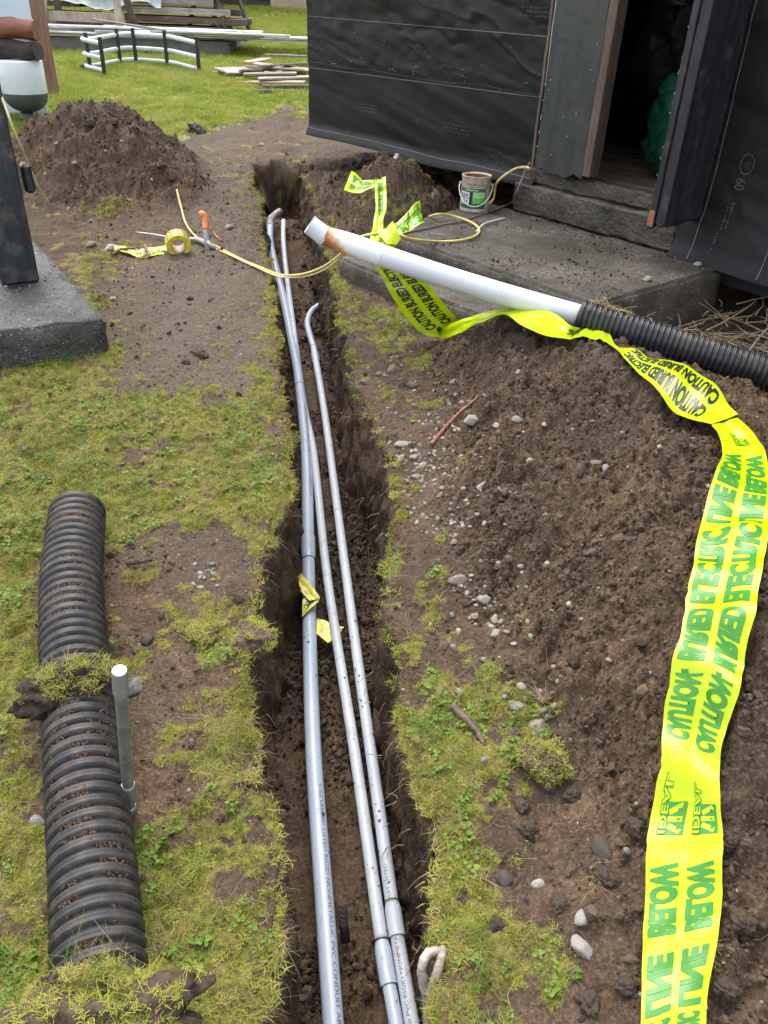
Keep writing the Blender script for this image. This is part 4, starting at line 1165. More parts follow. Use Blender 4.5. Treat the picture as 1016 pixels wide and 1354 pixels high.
# the end is a short fitting that turns up and towards the yard
fd = -.80 * .95 * _R + .52 * .95 * _U - .31 * _F; fd /= np.linalg.norm(fd)
f0 = bend(.012)
fl = .066
lathe('fitting', [(.0385, -.012), (.0395, .0), (.0392, .004), (.0372, .008), (.0368, fl - .004), (.0362, fl)], M['pvc_white'], white, tuple(f0), tuple(fd), 44)
lathe('fitting_bore', [(.0362, fl), (.0325, fl), (.0318, fl - .005), (.0312, .004), (0, .003)], M['pvc_white'], white, tuple(f0), tuple(fd), 44)
# the rust stain: a tinted coat on the pipe just past the socket
def rust_material():
    m, t, b = new_mat('rust stained plastic'); co = N(t, 'ShaderNodeTexCoord').outputs['Object']
    at = N(t, 'ShaderNodeAttribute', attribute_name='stain'); n = noise_node(t, co, 26, 5, .65)
    mx = N(t, 'ShaderNodeMath', operation='MULTIPLY_ADD'); t.links.new(n, mx.inputs[0]); mx.inputs[1].default_value = .9; 
    s = N(t, 'ShaderNodeMath', operation='SUBTRACT'); t.links.new(at.outputs['Fac'], s.inputs[0]); s.inputs[1].default_value = .45
    t.links.new(s.outputs[0], mx.inputs[2])
    col = ramp(t, mx.outputs[0], [(.10, (.75, .77, .78)), (.34, (.72, .52, .33)), (.60, (.42, .16, .045)), (.95, (.19, .06, .02))])
    t.links.new(col, b.inputs['Base Color']); b.inputs['Roughness'].default_value = .4; return m
M['rust_pvc'] = rust_material()
cp = np.array([bend(s) for s in np.linspace(.004, .25, 40)])
vs, fs = tube_np(cp, [pr(q_) + .0006 for q_ in np.linspace(.004, .25, 40)], 48, False)
o = mesh('stained_collar', vs, fs, M['rust_pvc'], white, True)
at_ = o.data.attributes.new('stain', 'FLOAT', 'POINT')
ss = np.repeat(np.linspace(0, 1, 40), 48); aa = np.tile(np.sin(np.linspace(0, 2 * np.pi, 48, endpoint=False)), 40)
at_.data.foreach_set('value', np.clip(.86 - ss * (1.7 + .8 * aa), 0, 1).astype(np.float32))
# a worn oval of old glue on the white pipe
s_ = wl * .73; c_ = bend(s_)
def on_pipe(c0, d, r, s, th, lift=.0012):
    d = np.asarray(d); sd = np.cross(d, [0, 0, 1]); sd /= np.linalg.norm(sd); u = np.cross(sd, d)
    return c0 + d * s + (r + lift) * (math.cos(th) * sd + math.sin(th) * u)
n = 24
ov = [tuple(on_pipe(c_, wd, PR, .034 * math.cos(a) * 1.0, 1.15 + .26 * math.sin(a), .0011)) for a in np.linspace(0, 2 * np.pi, n, endpoint=False)]
ov2 = [tuple(on_pipe(c_, wd, PR, .017 * math.cos(a), 1.15 + .13 * math.sin(a), .0013)) for a in np.linspace(0, 2 * np.pi, n, endpoint=False)]
ctr = tuple(on_pipe(c_, wd, PR, 0, 1.15, .0013))
mesh('glue_mark', ov + ov2 + [ctr], [(i, (i + 1) % n, n + (i + 1) % n, n + i) for i in range(n)] + [(n + i, n + (i + 1) % n, 2 * n) for i in range(n)], mat('old glue', (.50, .50, .42), (.62, .61, .54), 60, .6, 0), white, True)

# ------------------------------------------------------------------ three conduits in the trench
def floor_pt(px, py, r, rise=None):
    p = on_plane(px, py, -TRENCH * .90 + r)
    if p[1] > 4.2:
        h = -TRENCH * (1 - .45 * float(smooth(4.2, 6.1, p[1]))) * .90 + r
        for k in range(6):
            p = on_plane(px, py, h); h = -TRENCH * (1 - .45 * float(smooth(4.2, 6.1, p[1]))) * .90 + r
    return p
def extend(P, d=.55):
    P = np.asarray(P); return np.vstack([P[0] + (P[0] - P[1]) / np.linalg.norm(P[0] - P[1]) * d, P])
R1, R2, R3 = .0241, .0167, .0175
c1 = extend([floor_pt(x_, y_, R1) for x_, y_ in [(441,1354),(428,1177),(415,1000),(410,860),(408,740),(405,600),(395,500),(386,450),(376,400),(364,352),(357,318),(357,300)]])
c2 = extend([floor_pt(x_, y_, R2) for x_, y_ in [(524,1354),(505,1245),(470,1000),(446,850),(430,740),(415,600),(403,540),(393,470),(380,370),(375,320),(375,292)]])
c3 = extend([floor_pt(x_, y_, R3) for x_, y_ in [(545,1354),(521,1210),(500,1060),(470,850),(450,700),(430,550),(415,460)]])
e0 = floor_pt(376, 283, R2)
el1 = np.vstack([c1[-1], floor_pt(358, 290, R1) , floor_pt(364, 284, R1), floor_pt(371, 281, R1) + [0, 0, .01]])
c3e = [floor_pt(408, 436, R3), floor_pt(407, 424, R3) + [0, 0, .0], floor_pt(412, 414, R3) + [.0, 0, .01], floor_pt(421, 409, R3) + [0, 0, .02], floor_pt(431, 407, R3) + [0, 0, .03]]
def coupling(parent, P, s0, r, ln, m, to_cam=True):
    """the belled end of a length of conduit: tapers on one side, a square lip on the other"""
    L = np.r_[0, np.cumsum(np.linalg.norm(np.diff(P, axis=0), axis=1))]
    s = np.linspace(s0, s0 + ln, 16); Q = np.stack([np.interp(s, L, P[:, i]) for i in range(3)], 1)
    f = np.linspace(0, 1, 16)
    if to_cam: f = 1 - f
    rr = r + .0036 * smooth(0, .22, 1 - f)
    vs, fs = tube_np(Q, rr, 26, False)
    o = mesh('coupling', vs, fs, m, parent, True)
    end = Q[0] if to_cam is False else Q[-1]
    return o
def split_at(P, s):
    L = np.r_[0, np.cumsum(np.linalg.norm(np.diff(P, axis=0), axis=1))]
    q = np.array([np.interp(s, L, P[:, i]) for i in range(3)])
    k = int(np.searchsorted(L, s)); return np.vstack([P[:k], q]), np.vstack([q, P[k:]])
def s_near(P, px, py):
    q = np.array([px_of(*p) for p in P]); i = int(np.argmin((q[:, 0] - px) ** 2 + (q[:, 1] - py) ** 2))
    L = np.r_[0, np.cumsum(np.linalg.norm(np.diff(P, axis=0), axis=1))]; return L[i]
def mouth(parent, P, s, r):
    """dark ring where a length ends inside a coupling"""
    L = np.r_[0, np.cumsum(np.linalg.norm(np.diff(P, axis=0), axis=1))]
    Q = np.stack([np.interp([s, s + .003], L, P[:, i]) for i in range(3)], 1)
    vs, fs = tube_np(Q, r, 26, True); return mesh('joint', vs, fs, M['label_black'], parent, False)
def print_on(parent, P, s0, length, shape, r, th, h, toward=True, m='ink_grey'):
    L = np.r_[0, np.cumsum(np.linalg.norm(np.diff(P, axis=0), axis=1))]
    T, Sd, Up = frames(P)
    Pt, F, W = shape
    s = s0 - Pt[:, 0] / W * length if toward else s0 + Pt[:, 0] / W * length
    a = th - (Pt[:, 1] - .5) * h / r if toward else th + (Pt[:, 1] - .5) * h / r
    ip = lambda A: np.stack([np.interp(s, L, A[:, i]) for i in range(3)], 1)
    C, S_, U_ = ip(P), ip(Sd), ip(Up)
    q = C + (r + .0007) * (np.cos(a)[:, None] * S_ + np.sin(a)[:, None] * U_)
    return mesh('print', [tuple(v) for v in q], F, M[m], parent, False)
K1 = empty('conduit', tuple(c1[0])); tag(K1, 'thickest grey plastic conduit, leftmost in the trench, with a torn yellow tape scrap on it', 'conduit', 'grey conduits in the trench')
P1 = catmull(c1, 260); s1 = s_near(P1, 408, 742); a1, b1 = split_at(P1, s1)
tube('pipe', a1, R1, M['pvc_grey'], K1, 26); tube('pipe', b1[1:], R1, M['pvc_grey'], K1, 26)
coupling(K1, P1, s1 - .004, R1, .13, M['pvc_grey'], True); mouth(K1, P1, s1 - .009, R1 + .0022)
s1b = s_near(P1, 396, 512); mouth(K1, P1, s1b, R1 + .0012); 
tube('elbow', catmull(el1, 30), R1 * 1.02, M['pvc_muddy'], K1, 22)
K2 = empty('conduit', tuple(c2[0])); tag(K2, 'thin grey plastic conduit in the middle of the trench', 'conduit', 'grey conduits in the trench')
P2 = catmull(c2, 260); s2 = s_near(P2, 505, 1245); a2, b2 = split_at(P2, s2)
tube('pipe', a2, R2, M['pvc_grey'], K2, 24); tube('pipe', b2[1:], R2, M['pvc_dusty'], K2, 24)
coupling(K2, P2, s2 - .10, R2, .10, M['pvc_grey'], False); mouth(K2, P2, s2 + .001, R2 + .0022)
K3 = empty('conduit', tuple(c3[0])); tag(K3, 'dusty grey conduit on the right of the trench, bending over at its far end', 'conduit', 'grey conduits in the trench')
P3 = catmull(c3, 220); s3 = s_near(P3, 515, 1195); a3, b3 = split_at(P3, s3)
tube('pipe', a3, R3, M['pvc_dusty'], K3, 24); tube('pipe', b3[1:], R3, M['pvc_dusty'], K3, 24)
coupling(K3, P3, s3 - .085, R3, .085, M['pvc_dusty'], False); mouth(K3, P3, s3 + .001, R3 + .001)
E3 = catmull(np.vstack([c3[-1], c3e]), 46); tube('elbow', E3, R3, M['pvc_grey'], K3, 22)
s3b = s_near(P3, 416, 468); coupling(K3, P3, s3b - .10, R3, .10, M['pvc_grey'], True)
tx = text_shape('1-1/2 LR60001 LISTED RIGID NONMETALLIC PVC CONDUIT ABOVE GROUND AND UNDERGROUND', .0, .35, .4)
sA = s_near(P1, 418, 1040); print_on(K1, P1, sA, .98, tx, R1, 1.02, .0105, True)
tx2 = text_shape('SCH 40 PVC RIGID NONMETALLIC CONDUIT LISTED', .0, .35, .4)
print_on(K3, P3, s_near(P3, 541, 1352) - .06, .42, tx2, R3, 1.95, .009, False)
tx3 = text_shape('PVC CONDUIT SCH 40 90C WIRE UL RIGID NONMETALLIC', .0, .35, .4)
print_on(K1, P1, s_near(P1, 401, 540), .75, tx3, R1, 1.0, .010, True)
# mud spots and scuffs on the conduits
bm = bmesh.new()
def spots(P, r, n, m, parent, lo=0, hi=None, size=(.002, .006)):
    L = np.r_[0, np.cumsum(np.linalg.norm(np.diff(P, axis=0), axis=1))]; T, Sd, Up = frames(P); vs, fs = [], []
    for i in range(n):
        s = random.uniform(lo, hi or L[-1]); a = random.uniform(.2, 2.9); j = int(np.interp(s, L, np.arange(len(L)))); k = random.randint(5, 7); R = random.uniform(*size); o = len(vs)
        for q in range(k):
            b = 6.28 * q / k; rr = R * random.uniform(.4, 1.1); aa = a + rr * math.cos(b) / r
            vs.append(tuple(np.array([np.interp(s + rr * 1.3 * math.sin(b), L, P[:, c]) for c in range(3)]) + (r + .0009) * (math.cos(aa) * Sd[j] + math.sin(aa) * Up[j])))
        fs.append(tuple(range(o, o + k)))
    o = mesh('mud_spots', vs, fs, m, parent, False); o['kind'] = 'stuff'
bm.free()
spots(P1, R1, 40, M['clod'], K1, .5, 2.4, (.0006, .0022)); spots(P2, R2, 45, M['clod'], K2, .5, 2.0, (.0006, .0024)); spots(P3, R3, 60, M['clod'], K3, .5, 2.2, (.0006, .0026))
spots(P1, R1, 4, M['label_black'], K1, .9, 1.9, (.003, .006)); spots(P2, R2, 8, M['label_black'], K2, .7, 1.6, (.002, .005)); spots(P3, R3, 12, M['label_black'], K3, .7, 1.8, (.002, .006))
# ------------------------------------------------------------------ warning tape
def gh(px, py, lift=.012):
    p = ground_hit(px, py); return p + np.array([0, 0, lift])
def film_thing(label, films, name='warning_tape', m='tape', group=None):
    root = empty(name, tuple(films[0].G[0, 0])); tag(root, label, 'warning tape', group)
    for f in films: f.build('film', M[m], root)
    return root
T_LINE = text_shape('CAUTION-BURIED ELECTRIC LINE BELOW', .062, .30, .2)
T_CBE = text_shape('CAUTION BURIED ELECTRIC', .045, .30, .2)
T_IDEAL = text_shape('IDEAL', .06, .3, .2)
T_IDEAL2 = text_shape('IDEAL', .012, .3, .2)
def badge(f, s, w0, root, flip, sc=1.0):
    """the maker's badge: a green block with three pale wire ends and outlined letters"""
    def quad(cs, cw, ls, lw, ang, lift, n=5):
        vs = []; fs = []
        for i in range(n):
            for j in range(n):
                a = (i / (n - 1) - .5) * ls; b = (j / (n - 1) - .5) * lw
                vs.append((cs + a * math.cos(ang) - b * math.sin(ang), cw + (a * math.sin(ang) + b * math.cos(ang)) / f.width))
        P = f.at(np.clip(np.array([v[0] for v in vs]), 0, f.L), np.clip(np.array([v[1] for v in vs]), 0, 1), lift)
        return P, [(i * n + j, i * n + j + 1, (i + 1) * n + j + 1, (i + 1) * n + j) for i in range(n - 1) for j in range(n - 1)]
    sg = 1 if flip else -1
    g = [quad(s, w0 + sg * .08, .060 * sc, .038 * sc, 0, .0012)]
    y = [quad(s + o * sc, w0 + sg * .09, .010 * sc, .026 * sc, a * sg, .0017) for o, a in ((-.018, .5), (.0, .0), (.018, -.5))]
    h = [quad(s + o * sc, w0 + sg * .14, .004 * sc, .005 * sc, a * sg, .0021, 3) for o, a in ((-.018, .5), (.0, .0), (.018, -.5))]
    P, F = f.write(s - .03 * sc, w0 - sg * .06, .12, .10 * sc, T_IDEAL, flip, .0025); g2 = [(P, F)]
    P, F = f.write(s - .028 * sc, w0 - sg * .06, .10, .096 * sc, T_IDEAL2, flip, .0031)
    join_shapes('badge', g + h, M['ink_green'], root); join_shapes('badge_ground', y + [(P, F)], M['tape'], root); join_shapes('badge_letters', g2, M['ink_green'], root)
# long run: from the near ground, up over the heap, to the step
low_px = [((840,1420),(925,1420)),((843,1354),(930,1330)),((845,1260),(946,1240)),((848,1160),(951,1150)),((856,1080),(949,1080)),((868,990),(948,1015)),
          ((882,900),(968,930)),((898,830),(988,850)),((912,760),(1000,770)),((927,690),(1014,700)),((942,640),(1018,655)),((952,612),(1010,618)),((946,585),(998,588)),((938,572),(972,562))]
def lay(px_pairs, lift):
    out = []
    for i, (a, b) in enumerate(px_pairs):
        l = lift[i] if isinstance(lift, (list, tuple)) else lift
        out.append((gh(*a, l), gh(*b, l)))
    return out
fL = Film(lay(low_px, .030), .010, 17, .0085, 2, .014)
up_px = [((938,572),(972,562)),((905,564),(940,530)),((872,545),(900,505)),((840,508),(865,492)),((815,484),(835,478)),((798,467),(808,464)),((775,452),(790,452)),((752,447),(762,432)),((722,444),(735,415)),((690,430),(712,407)),((668,414),(680,407)),((640,425),(642,412)),((620,434),(614,421)),((600,446),(590,431)),((584,447),(577,436))]
_up = lay(up_px, [.03] * 15)
for i_, h_ in zip(range(7, 15), (.335, .335, .33, .31, .28, .20, .12, .065)):    # over the crest of the heap
    _up[i_] = tuple(on_plane(*up_px[i_][e_], h_) for e_ in (0, 1))
fM = Film(_up, .010, 13, .004, 5, .010)
def pk(px, py, k): return at_k(px, py, k)
_e = _up[-1]
# from the ground by the step up to the underside of the white pipe
kk = float((_e[0] - CAM) @ _F)
cst = [_e, (pk(562,442, kk - .01), pk(604,424, kk - .02)), (pk(541,424, kk - .05), pk(589,404, kk - .08)), (pk(520,394, kk - .10), pk(571,381, kk - .13)), (pk(506,368, kk - .13), pk(548,360, kk - .16)), (pk(492,345, kk - .14), pk(528,338, kk - .17)), (pk(486,328, 3.16), pk(522,322, 3.16))]
fC = Film(cst, .010, 11, .0035, 8)
tape = film_thing('long yellow green caution tape draped over the soil heap down to the near edge', [fL, fM, fC])
# printing: green where it is seen through the film, black on its face
gr, bl, gr2 = [], [], []
def both(f, s, length, shape, flip, dest, h=.355, ws=(.265, .735), reverse=False):
    for w in ws: dest.append(f.write(s, w, h, length, shape, flip, .0012, reverse))
i990 = lambda f, py: f.s[int(np.argmin([abs(px_of(*((f.G[i, 0] + f.G[i, -1]) / 2))[1] - py) for i in range(len(f.s))]))]
sC = i990(fL, 1000); sB = i990(fL, 598)
for wd_, p0, p1 in [('CAUTION-', 982, 892), ('BURIED', 882, 806), ('ELECTRIC', 798, 702), ('LINE', 692, 650), ('BELOW', 642, 601), ('BELOW', 1236, 1140), ('LINE', 1338, 1254), ('ELECTRIC', 1412, 1348)]:
    a_, b_ = i990(fL, p0), i990(fL, p1); both(fL, a_, b_ - a_, text_shape(wd_, .058, .22, .2), True, gr)
sBel = i990(fL, 1138); Lfull = (sB - sC) * 1.12
P, F, W = T_LINE
join_shapes('print', gr, M['ink_green'], tape)
sI = i990(fL, 1080)
for w in (.25, .72): badge(fL, sI, w, tape, True, .95)
sI = i990(fL, 580); badge(fL, sI - .01, .5, tape, True, .8)
both(fM, .07, .42, T_CBE, False, bl, .34, (.28, .72)); both(fM, fM.L * .52, .30, T_CBE, False, bl, .4, (.5,))
both(fC, i990(fC, 432), i990(fC, 346) - i990(fC, 432), T_CBE, False, bl, .27, (.28, .70))
both(fC, .02, .04, text_shape('.', .2), False, bl, .3, (.3,))
join_shapes('print', bl, M['ink_black'], tape)
# frayed lower corner
fr = []
for i in range(7):
    a = gh(930 - i * 4, 1320 + i * 7, .012); b = gh(936 - i * 3, 1338 + i * 8, .006); c = gh(927 - i * 4, 1330 + i * 7, .010); fr.append((np.array([a, b, c]), [(0, 1, 2)]))
join_shapes('fray', fr, M['tape'], tape)
# the knotted end round the white pipe: tail, loop, stub
kt = 3.3
def fk(lst, **kw): return Film([(pk(*a), pk(*b)) for a, b in lst], **kw)
tail = fk([((465,226,3.75),(455,250,3.62)),((480,237,3.72),(474,256,3.62)),((491,237,3.66),(488,249,3.60)),((496,236,3.58),(500,243,3.58))], step=.008, cols=9, wrinkle=.006, seed=12)
drop = fk([((496,236,3.58),(510,231,3.58)),((496,255,3.54),(511,252,3.54)),((497,275,3.48),(511,276,3.48)),((494,296,3.42),(507,294,3.42)),((490,312,3.32),(508,314,3.32)),((489,328,3.22),(512,328,3.22))], step=.008, cols=9, wrinkle=.008, seed=13)
loop_ = fk([((494,316,3.24),(508,328,3.22)),((515,302,3.28),(526,312,3.24)),((535,284,3.32),(543,303,3.28)),((548,269,3.36),(557,296,3.32)),((555,265,3.40),(559,294,3.36))], step=.008, cols=11, wrinkle=.006, seed=14)
stub = fk([((500,308,3.24),(518,290,3.24)),((508,318,3.2),(524,300,3.2)),((516,332,3.18),(530,316,3.2))], step=.008, cols=9, wrinkle=.006, seed=15)
bow = film_thing('crumpled bow of yellow green caution tape knotted behind the white pipe', [tail, drop, loop_, stub])
T_B = text_shape('BURIED', .045, .3, .2); g2 = []
g2.append(loop_.write(loop_.L * .40, .66, .45, loop_.L * .58, T_B, False)); g2.append(loop_.write(loop_.L * .25, .22, .3, loop_.L * .7, T_CBE, False))
g2.append(drop.write(.03, .5, .5, .22, T_B, True)); g2.append(tail.write(.02, .3, .3, .12, T_B, True)); g2.append(tail.write(.02, .7, .3, .12, T_B, True))
join_shapes('print', g2, M['ink_green'], bow)
# scrap wrapped on the thickest conduit and its other half on the trench floor
q = lambda px, py, h=.0: on_plane(px, py, -TRENCH * .90 + h)
sc1 = Film([(q(388,759,.075), q(395,751,.085)), (q(386,768,.085), q(402,762,.095)), (q(398,782,.080), q(412,774,.085)), (q(410,795,.074), q(423,791,.074))], .006, 8, .005, 22)
sc2 = Film([(q(423,791,.071), q(409,786,.071)), (q(420,797,.067), q(401,792,.068)), (q(410,806,.062), q(400,800,.064)), (q(400,816,.05), q(400,806,.056))], .006, 8, .003, 23)
scrap = film_thing('torn muddy yellow tape scrap twisted over the thickest conduit', [sc1, sc2], 'tape_scrap', 'tape_old')
join_shapes('print', [sc2.write(sc2.L * .25, .5, .5, sc2.L * .5, text_shape('RIC', .05, .3, .3), False)], M['ink_black'], scrap)
sc3 = Film([(q(419,817,.02), q(419,838,.012)), (q(430,820,.018), q(429,845,.010)), (q(438,824,.016), q(436,848,.010)), (q(455,829,.014), q(452,834,.010))], .006, 8, .004, 24)
film_thing('speckled yellow tape scrap lying under the middle conduit', [sc3], 'tape_scrap', 'tape_old')
# roll of tape standing on the trodden earth, with its loose end
rc = gh(237, 337, 0); R_ = .066
ra = V((.30, -.88, -.26)).normalized()
rb = V(rc) + V((0, 0, R_ * .95))
roll = empty('tape_roll', tuple(rc)); tag(roll, 'roll of yellow caution tape standing on edge beside the orange handled tool', 'tape roll')
lathe('wound_tape', [(.040, -.033), (R_ - .003, -.034), (R_, -.031), (R_, .031), (R_ - .003, .034), (.040, .033)], M['tape_roll'], roll, tuple(rb), tuple(ra), 48, False)
lathe('core', [(.040, .0335), (.0355, .0335), (.0355, -.0335), (.040, -.0335)], M['tan_board'], roll, tuple(rb), tuple(ra), 40, False)
ax_ = ra.orthogonal().normalized(); ay_ = ra.cross(ax_)
Pt, F, W = text_shape('CAUTION BURIED ELECTRIC', .04, .4, .3); prs = []
top_a = math.atan2(V((0, 0, 1)).dot(ay_), V((0, 0, 1)).dot(ax_))
for row in (-.015, .015):
    th = top_a + 1.1 - Pt[:, 0] / W * 2.2; hh = row + (Pt[:, 1] - .5) * .020
    prs.append((np.array([tuple(rb + ra * -b + (ax_ * math.cos(a) + ay_ * math.sin(a)) * (R_ + .0008)) for a, b in zip(th, hh)]), F))
join_shapes('print', prs, M['ink_black'], roll)
le = Film([(gh(227,336,.012), gh(226,328,.020)), (gh(205,341,.010), gh(204,330,.016)), (gh(183,341,.010), gh(184,331,.014)), (gh(166,337,.012), gh(165,330,.016)), (gh(152,334,.014), gh(152,328,.018))], .008, 9, .006, 27)
le.build('loose_end', M['tape'], roll); join_shapes('print', [le.write(.04, .5, .4, le.L * .8, T_CBE, False)], M['ink_black'], roll)
# bits of bark on the loose end
for pts, r, lab in [([(149,341),(160,334),(176,332),(186,332)], .008, 'curled red brown bark strip on the loose tape end'), ([(192,329),(195,335),(199,344)], .010, 'short reddish stick lying across the loose tape end'), ([(282,312),(288,318),(294,323)], .010, 'reddish stick beside the upright tool handle')]:
    o = tube('bark_strip', catmull([gh(x_, y_, .018) for x_, y_ in pts], 12), np.linspace(r, r * .5, 12), M['log_red'], None, 8, True, (0, 0, 1), .0015); tag(o, lab, 'stick')

# ------------------------------------------------------------------ hand tool with an orange grip
hb = gh(276, 330, .0); dk = float((hb - CAM) @ _F)
tool = empty('hand_tool', tuple(hb)); tag(tool, 'hand tool with orange grip and grey metal stem standing in the soil', 'hand tool')
stem = [hb + np.array([.0, 0, .0]), pk(274, 318, dk - .02), pk(272, 303, dk - .03)]
tube('stem', catmull(stem, 14), np.linspace(.020, .016, 14), M['tool_metal'], tool, 12)
gp = [pk(272, 303.5, dk - .03), pk(272, 295, dk - .03), pk(271, 287, dk - .035), pk(268, 283.5, dk - .04), pk(264.5, 285, dk - .045)]
tube('grip', catmull(gp, 20), [.0175] * 10 + list(np.linspace(.018, .021, 6)) + [.021, .020, .017, .010], M['orange'], tool, 16)
# flared foot of the stem and the flat arm running to the left behind the roll
ft = [pk(274, 319, dk - .02), pk(279, 325, dk - .03), gh(287, 331, .010)]
tube('foot', catmull(ft, 10), np.linspace(.016, .010, 10), M['tool_metal'], tool, 10)
am = [pk(274, 322, dk - .01), gh(262, 324, .03), gh(250, 323, .028), gh(222, 318, .02), gh(205, 314, .016), gh(180, 310, .014)]
A_ = catmull(am, 40); tube('arm', A_[:18], np.linspace(.016, .010, 18), M['tool_metal'], tool, 10); tube('blade', A_[17:], np.linspace(.008, .004, 23), M['steel_tip'], tool, 8)

# ------------------------------------------------------------------ cords and wires
def cord(name, pts, r, m, label, n=120, cat='cord'):
    return tag(tube(name, catmull(pts, n), r, M[m], None, 8), label, cat)
Lr = lambda a, b, t: a + (b - a) * t
cA = [gh(235, 262, .05), gh(240, 280, .03), gh(247, 300, .014), gh(262, 317, .010), gh(285, 328, .012), gh(320, 346, .012), gh(345, 357, .014)]
kA = float((cA[-1] - CAM) @ _F)
cA += [pk(370, 363, kA - .12), pk(398, 363, kA - .35), pk(425, 354, kA - .62), pk(445, 341, kA - .85), pk(462, 325, 3.22), pk(478, 313, 3.30), pk(505, 308, 3.32), pk(525, 309, 3.38), pk(545, 316, 3.42)]
PZ = .562
cA += [at_z(575, 319, PZ), at_z(605, 318, PZ), at_z(628, 312, PZ), at_z(634, 303, PZ), at_z(622, 293, PZ), at_z(598, 285, PZ + .01), at_z(580, 283, PZ + .03), at_z(568, 286, PZ)]
cord('extension_cord', cA, .0062, 'cord', 'yellow cord crossing the trench and looping on the porch', 260)
cB = [gh(264, 322, .012), gh(300, 338, .012), gh(338, 356, .014), pk(368, 365, kA - .12), pk(400, 366, kA - .35), pk(428, 357, kA - .6), pk(450, 340, kA - .83), pk(464, 322, 3.25)]
cord('string_line', cB, .0035, 'cord_pale', 'pale string running beside the yellow cord across the trench', 120)
cC = [at_z(634, 276, .565), at_z(652, 264, .60), hp(-.02, -.12, .70), hp(.05, -.075, .775), hp(.12, -.065, .80), hp(.17, -.072, .802)]
cord('extension_cord', cC, .0065, 'cord', 'short yellow cord rising from behind the paint can to the wall corner', 60)
cD = [hp(.155, -.06, .83), hp(.13, -.07, .76), hp(.11, -.09, .66), at_z(680, 266, .57), at_z(660, 275, .558), at_z(620, 289, .558), at_z(580, 298, .558), at_z(548, 305, .558), at_z(530, 309, .56)]
cord('wire', cD, .005, 'cord_purple', 'mauve wire from the wall corner across the porch to the tape', 100, 'wire')
kE = float((np.array([pb[0], pb[1], 1]) - CAM) @ _F)
cE = [at_k(-12, 95, kE - .15), at_k(2, 128, kE - .12), at_k(14, 160, kE - .10), at_k(27, 192, kE + .02), at_k(40, 222, kE + .25), at_k(52, 248, kE + .5), gh(67, 274, .01)]
cord('string_line', cE, .0048, 'cord_pale', 'pale yellow string slanting down past the black post', 60)
cF = [at_z(630, 306, .56), at_z(640, 296, .565), at_z(655, 291, .562), at_z(668, 288, .558)]
cord('wire', cF, .004, 'white', 'short white wire end lying on the porch', 30, 'wire')

# ------------------------------------------------------------------ paint can
cb = at_z(627, 277, .552); cr, chh = .0830, .190
can = empty('paint_can', tuple(cb)); tag(can, 'old open paint can, rusty inside, with green label on the porch', 'paint can')
lathe('shell', [(.0, .002), (cr - .004, .002), (cr, .0), (cr + .001, .004), (cr, .010), (cr, chh - .010), (cr + .002, chh - .006), (cr + .002, chh), (cr - .004, chh), (cr - .010, chh - .008)], M['can'], can, tuple(cb), (0, 0, 1), 56)
lathe('inside', [(cr - .004, chh - .001), (cr - .006, chh - .03), (cr - .006, .03), (0, .03)], M['rust'], can, tuple(cb), (0, 0, 1), 40)
fc = math.atan2(-cb[1], -cb[0]) - .05                                   # the label faces the yard
def can_patch(a0, a1, z0, z1, m, name, lift=.0008):
    n = 18; vs = []; fs = []
    for i in range(n):
        a = fc + a0 + (a1 - a0) * i / (n - 1)
        for z in (z0, z1): vs.append((cb[0] + (cr + lift) * math.cos(a), cb[1] + (cr + lift) * math.sin(a), cb[2] + z))
    for i in range(n - 1): fs.append((2 * i, 2 * i + 2, 2 * i + 3, 2 * i + 1))
    return mesh(name, vs, fs, M[m], can, True)
can_patch(-1.15, .80, .020, .128, 'label_green', 'label')
can_patch(-.95, -.16, .043, .110, 'label_black', 'label_panel', .0014)
can_patch(-1.10, -.35, .078, .108, 'white', 'label_panel', .0020); can_patch(-1.10, -.35, .044, .073, 'white', 'label_panel', .0020)
can_patch(-.10, .72, .078, .110, 'label_light', 'label_panel', .0014); can_patch(-.10, .72, .050, .077, 'label_bright', 'label_panel', .0014)
can_patch(-.75, .25, .116, .1215, 'label_light', 'label_panel', .0014)
def can_text(s, a0, a1, z, h, m, lift=.0026):
    P, F, W = text_shape(s, .03, .2, .3); a = fc + a0 + P[:, 0] / W * (a1 - a0)
    return mesh('print', [(cb[0] + (cr + lift) * math.cos(x_), cb[1] + (cr + lift) * math.sin(x_), cb[2] + z + y_ * h) for x_, y_ in zip(a, P[:, 1])], F, M[m], can, False)
can_text('AQUA', -1.06, -.40, .083, .021, 'label_black'); can_text('LOX', -1.06, -.40, .049, .020, 'label_black')
for k in range(9):
    can_patch(-.62 + k * .085, -.58 + k * .085, .142 + .002 * (k % 3), .152 + .003 * (k % 2), 'saw_dark', 'worn_print')
sx = V((-math.sin(fc), math.cos(fc), 0)); fx = V((math.cos(fc), math.sin(fc), 0)); hd = []
for t in np.linspace(0, 1, 24):
    a = math.pi * t; w = math.cos(a) * (cr + .012); drop = math.sin(a) * .105
    hd.append(tuple(V(cb) + sx * w + fx * (math.sin(a) ** .7 * (cr + .010) + .0) + V((0, 0, .140 - drop))))
tube('handle', hd, .0026, M['white'], can, 8)
for s_ in (-1, 1): tube('handle_ear', [tuple(V(cb) + sx * s_ * (cr + .0) + V((0, 0, .140))), tuple(V(cb) + sx * s_ * (cr + .014) + V((0, 0, .140)))], .009, M['can'], can, 12)

